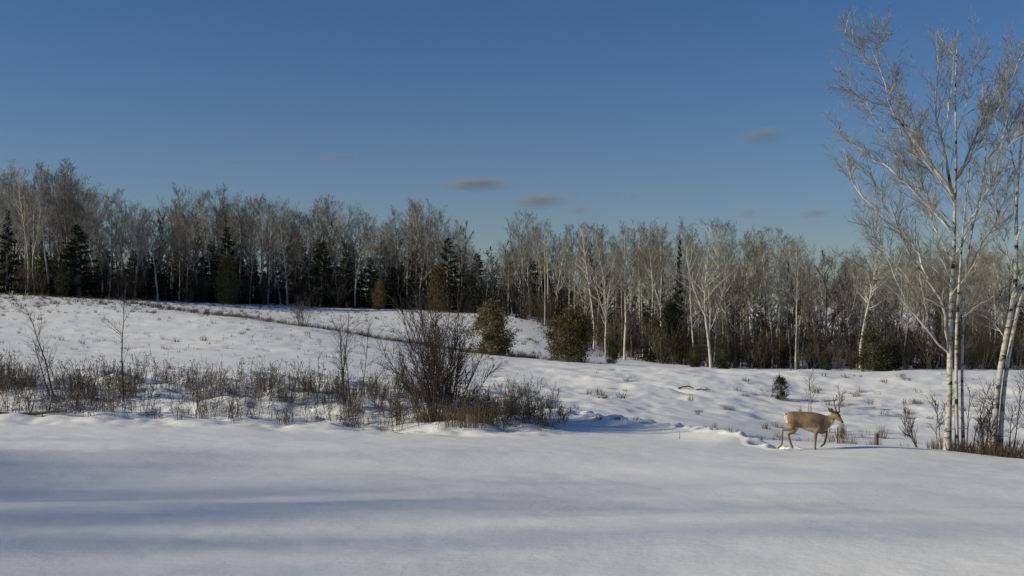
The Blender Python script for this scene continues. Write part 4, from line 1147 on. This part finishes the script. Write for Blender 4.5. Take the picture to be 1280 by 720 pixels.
    for side in (-1, 1):
        oy = -0.075
        g = Geo()
        beam = np.array([p3(722, 228, oy + side * .03), p3(716, 190, oy + side * .06), p3(706, 155, oy + side * .12), p3(710, 118, oy + side * .18), p3(734, 92, oy + side * .18), p3(766, 84, oy + side * .13)])
        if side < 0: beam[:, 0] += 0.05
        g.tube(resample(beam, 10), np.linspace(.021, .008, 10), 7, 0)
        for f, dx, dz, L in [(0.22, .5, .9, .08), (0.55, -.1, 1, .17), (0.78, .15, 1, .14)]:
            q, d = along(beam, f)
            e = np.array([q, q + np.array([dx * .4, 0, dz * .5]) * L, q + np.array([dx, -side * .1, dz]) * L])
            g.tube(e, np.array([.014, .011, .004]), 6, 0)
        obj('antler', g.mesh('antler', [horn]), t)
        g = Geo()      # leaf-shaped cupped ear
        b0 = np.array(p3(682, 228, oy + side * .05)); tip = b0 + np.array([-.10, side * .08, .125])
        ax = tip - b0; sx = unit(np.cross(ax, (0.3, -0.8, 0.2)))
        rows = [(0, .022), (.25, .044), (.5, .052), (.75, .036), (1, .005)]
        v = []
        nrm = unit(np.cross(ax, sx))
        for f, w in rows:
            c = b0 + ax * f
            for a in (-1, -.5, 0, .5, 1): v.append(c + sx * w * a + nrm * 0.018 * (a * a - 0.5) * (w / .042))
        v = np.array(v); q = [[i * 5 + j, i * 5 + j + 1, i * 5 + j + 6, i * 5 + j + 5] for i in range(4) for j in range(4)]
        v2 = v + nrm * 0.006; q2 = [[a + 25, d + 25, c + 25, b + 25] for a, b, c, d in q]
        edge = [0, 1, 2, 3, 4, 9, 14, 19, 24, 23, 22, 21, 20, 15, 10, 5]
        qe = [[edge[i], edge[(i + 1) % 16], edge[(i + 1) % 16] + 25, edge[i] + 25] for i in range(16)]
        g.raw(np.vstack([v, v2]), q=q + q2 + qe)
        obj('ear', g.mesh('ear', [varied('ear_fur', (0.10, 0.075, 0.055), (0.2, 0.15, 0.10), 12, rnd=0.05)]), t)
        bm = bmesh.new(); bmesh.ops.create_uvsphere(bm, u_segments=10, v_segments=8, radius=0.014)
        em = bpy.data.meshes.new('eye'); bm.to_mesh(em); bm.free(); em.materials.append(hoof)
        e = obj('eye', em, t); e.location = p3(728, 262, -.085 + side * .066)
    for (X, Y, y, ang) in [(96, 600, -.10, 0.9), (287, 634, .10, 0.35), (493, 636, -.11, 0.1), (574, 590, .11, 0.9)]:
        g = Geo(); x, z = xz(X, Y)
        for dy in (-.011, .011):
            g.tube(np.array([[-.012, dy, .035], [0, dy, .02], [.012, dy, 0.0], [.022, dy, -.008]]), np.array([.016, .019, .017, .004]), 7, 0)
        o = obj('hoof', g.mesh('hoof', [hoof]), t); o.location = (x, y, z)
        if X in (96, 574): o.rotation_euler = (0, 1.2, 0)
build_deer()

# ------------------------------------------------------------------ clouds
def mat_cloud():
    m = bpy.data.materials.new('cloud'); m.use_nodes = True
    nt = m.node_tree; nt.nodes.clear()
    out = nt.nodes.new('ShaderNodeOutputMaterial'); vol = nt.nodes.new('ShaderNodeVolumePrincipled')
    vol.inputs['Color'].default_value = (0.56, 0.57, 0.64, 1); vol.inputs['Anisotropy'].default_value = 0.0
    tc = nt.nodes.new('ShaderNodeTexCoord')
    ln = nt.nodes.new('ShaderNodeVectorMath'); ln.operation = 'LENGTH'; nt.links.new(tc.outputs['Object'], ln.inputs[0])
    n = noise_node(nt, 1.7, 3, tc.outputs['Object'], 0.6)
    a = nt.nodes.new('ShaderNodeMath'); a.operation = 'SUBTRACT'; a.inputs[0].default_value = 0.62; nt.links.new(ln.outputs['Value'], a.inputs[1])
    b = nt.nodes.new('ShaderNodeMath'); b.operation = 'MULTIPLY_ADD'; b.inputs[1].default_value = 1.5; nt.links.new(n.outputs['Fac'], b.inputs[0])
    c = nt.nodes.new('ShaderNodeMath'); c.operation = 'SUBTRACT'; c.inputs[1].default_value = 0.70
    nt.links.new(a.outputs[0], b.inputs[2]); nt.links.new(b.outputs[0], c.inputs[0])
    d = nt.nodes.new('ShaderNodeMath'); d.operation = 'MULTIPLY'; d.use_clamp = False; d.inputs[1].default_value = 0.038
    e = nt.nodes.new('ShaderNodeMath'); e.operation = 'MAXIMUM'; e.inputs[1].default_value = 0.0
    nt.links.new(c.outputs[0], e.inputs[0]); nt.links.new(e.outputs[0], d.inputs[0]); nt.links.new(d.outputs[0], vol.inputs['Density'])
    nt.links.new(vol.outputs['Volume'], out.inputs['Volume'])
    return m
M_CLOUD = mat_cloud()
def cloud(px, py, w, h, D, label, thin=1.0):
    bm = bmesh.new(); bmesh.ops.create_icosphere(bm, subdivisions=3, radius=1.0)
    me = bpy.data.meshes.new('cloud'); bm.to_mesh(me); bm.free(); me.materials.append(M_CLOUD)
    o = obj('cloud', me); o.location = ((px - 640) / F * D, D, zp(D, py)); s = D / F
    o.scale = (w * s * 0.86, w * s * 0.35 * thin, h * s * 0.95)
    tag(o, label, 'cloud')
cloud(594, 229, 92, 14, 3000, 'long thin grey cloud just above the tall wood', 1)
cloud(675, 250, 68, 16, 3200, 'grey cloud low over the two lone cedars', 1)
cloud(722, 262, 30, 9, 3300, 'tiny grey cloud next to the cloud over the cedars', 1)
cloud(953, 169, 62, 20, 2700, 'highest mauve grey cloud alone in the blue sky', 0.8)
cloud(1019, 266, 38, 11, 3400, 'small flat cloud between the wood and the birch crown', 1)
cloud(934, 266, 28, 12, 3500, 'faint small cloud touching the treetops of the wood', 1)
cloud(790, 245, 26, 8, 3600, 'very faint wisp over the middle of the wood', 0.7)
cloud(292, 201, 66, 9, 3700, 'faint flat wisp high over the pointed spruce behind the yellowish cedar', 0.22)
cloud(425, 197, 70, 10, 3800, 'faint broad wisp high over the dark spruce group', 0.22)
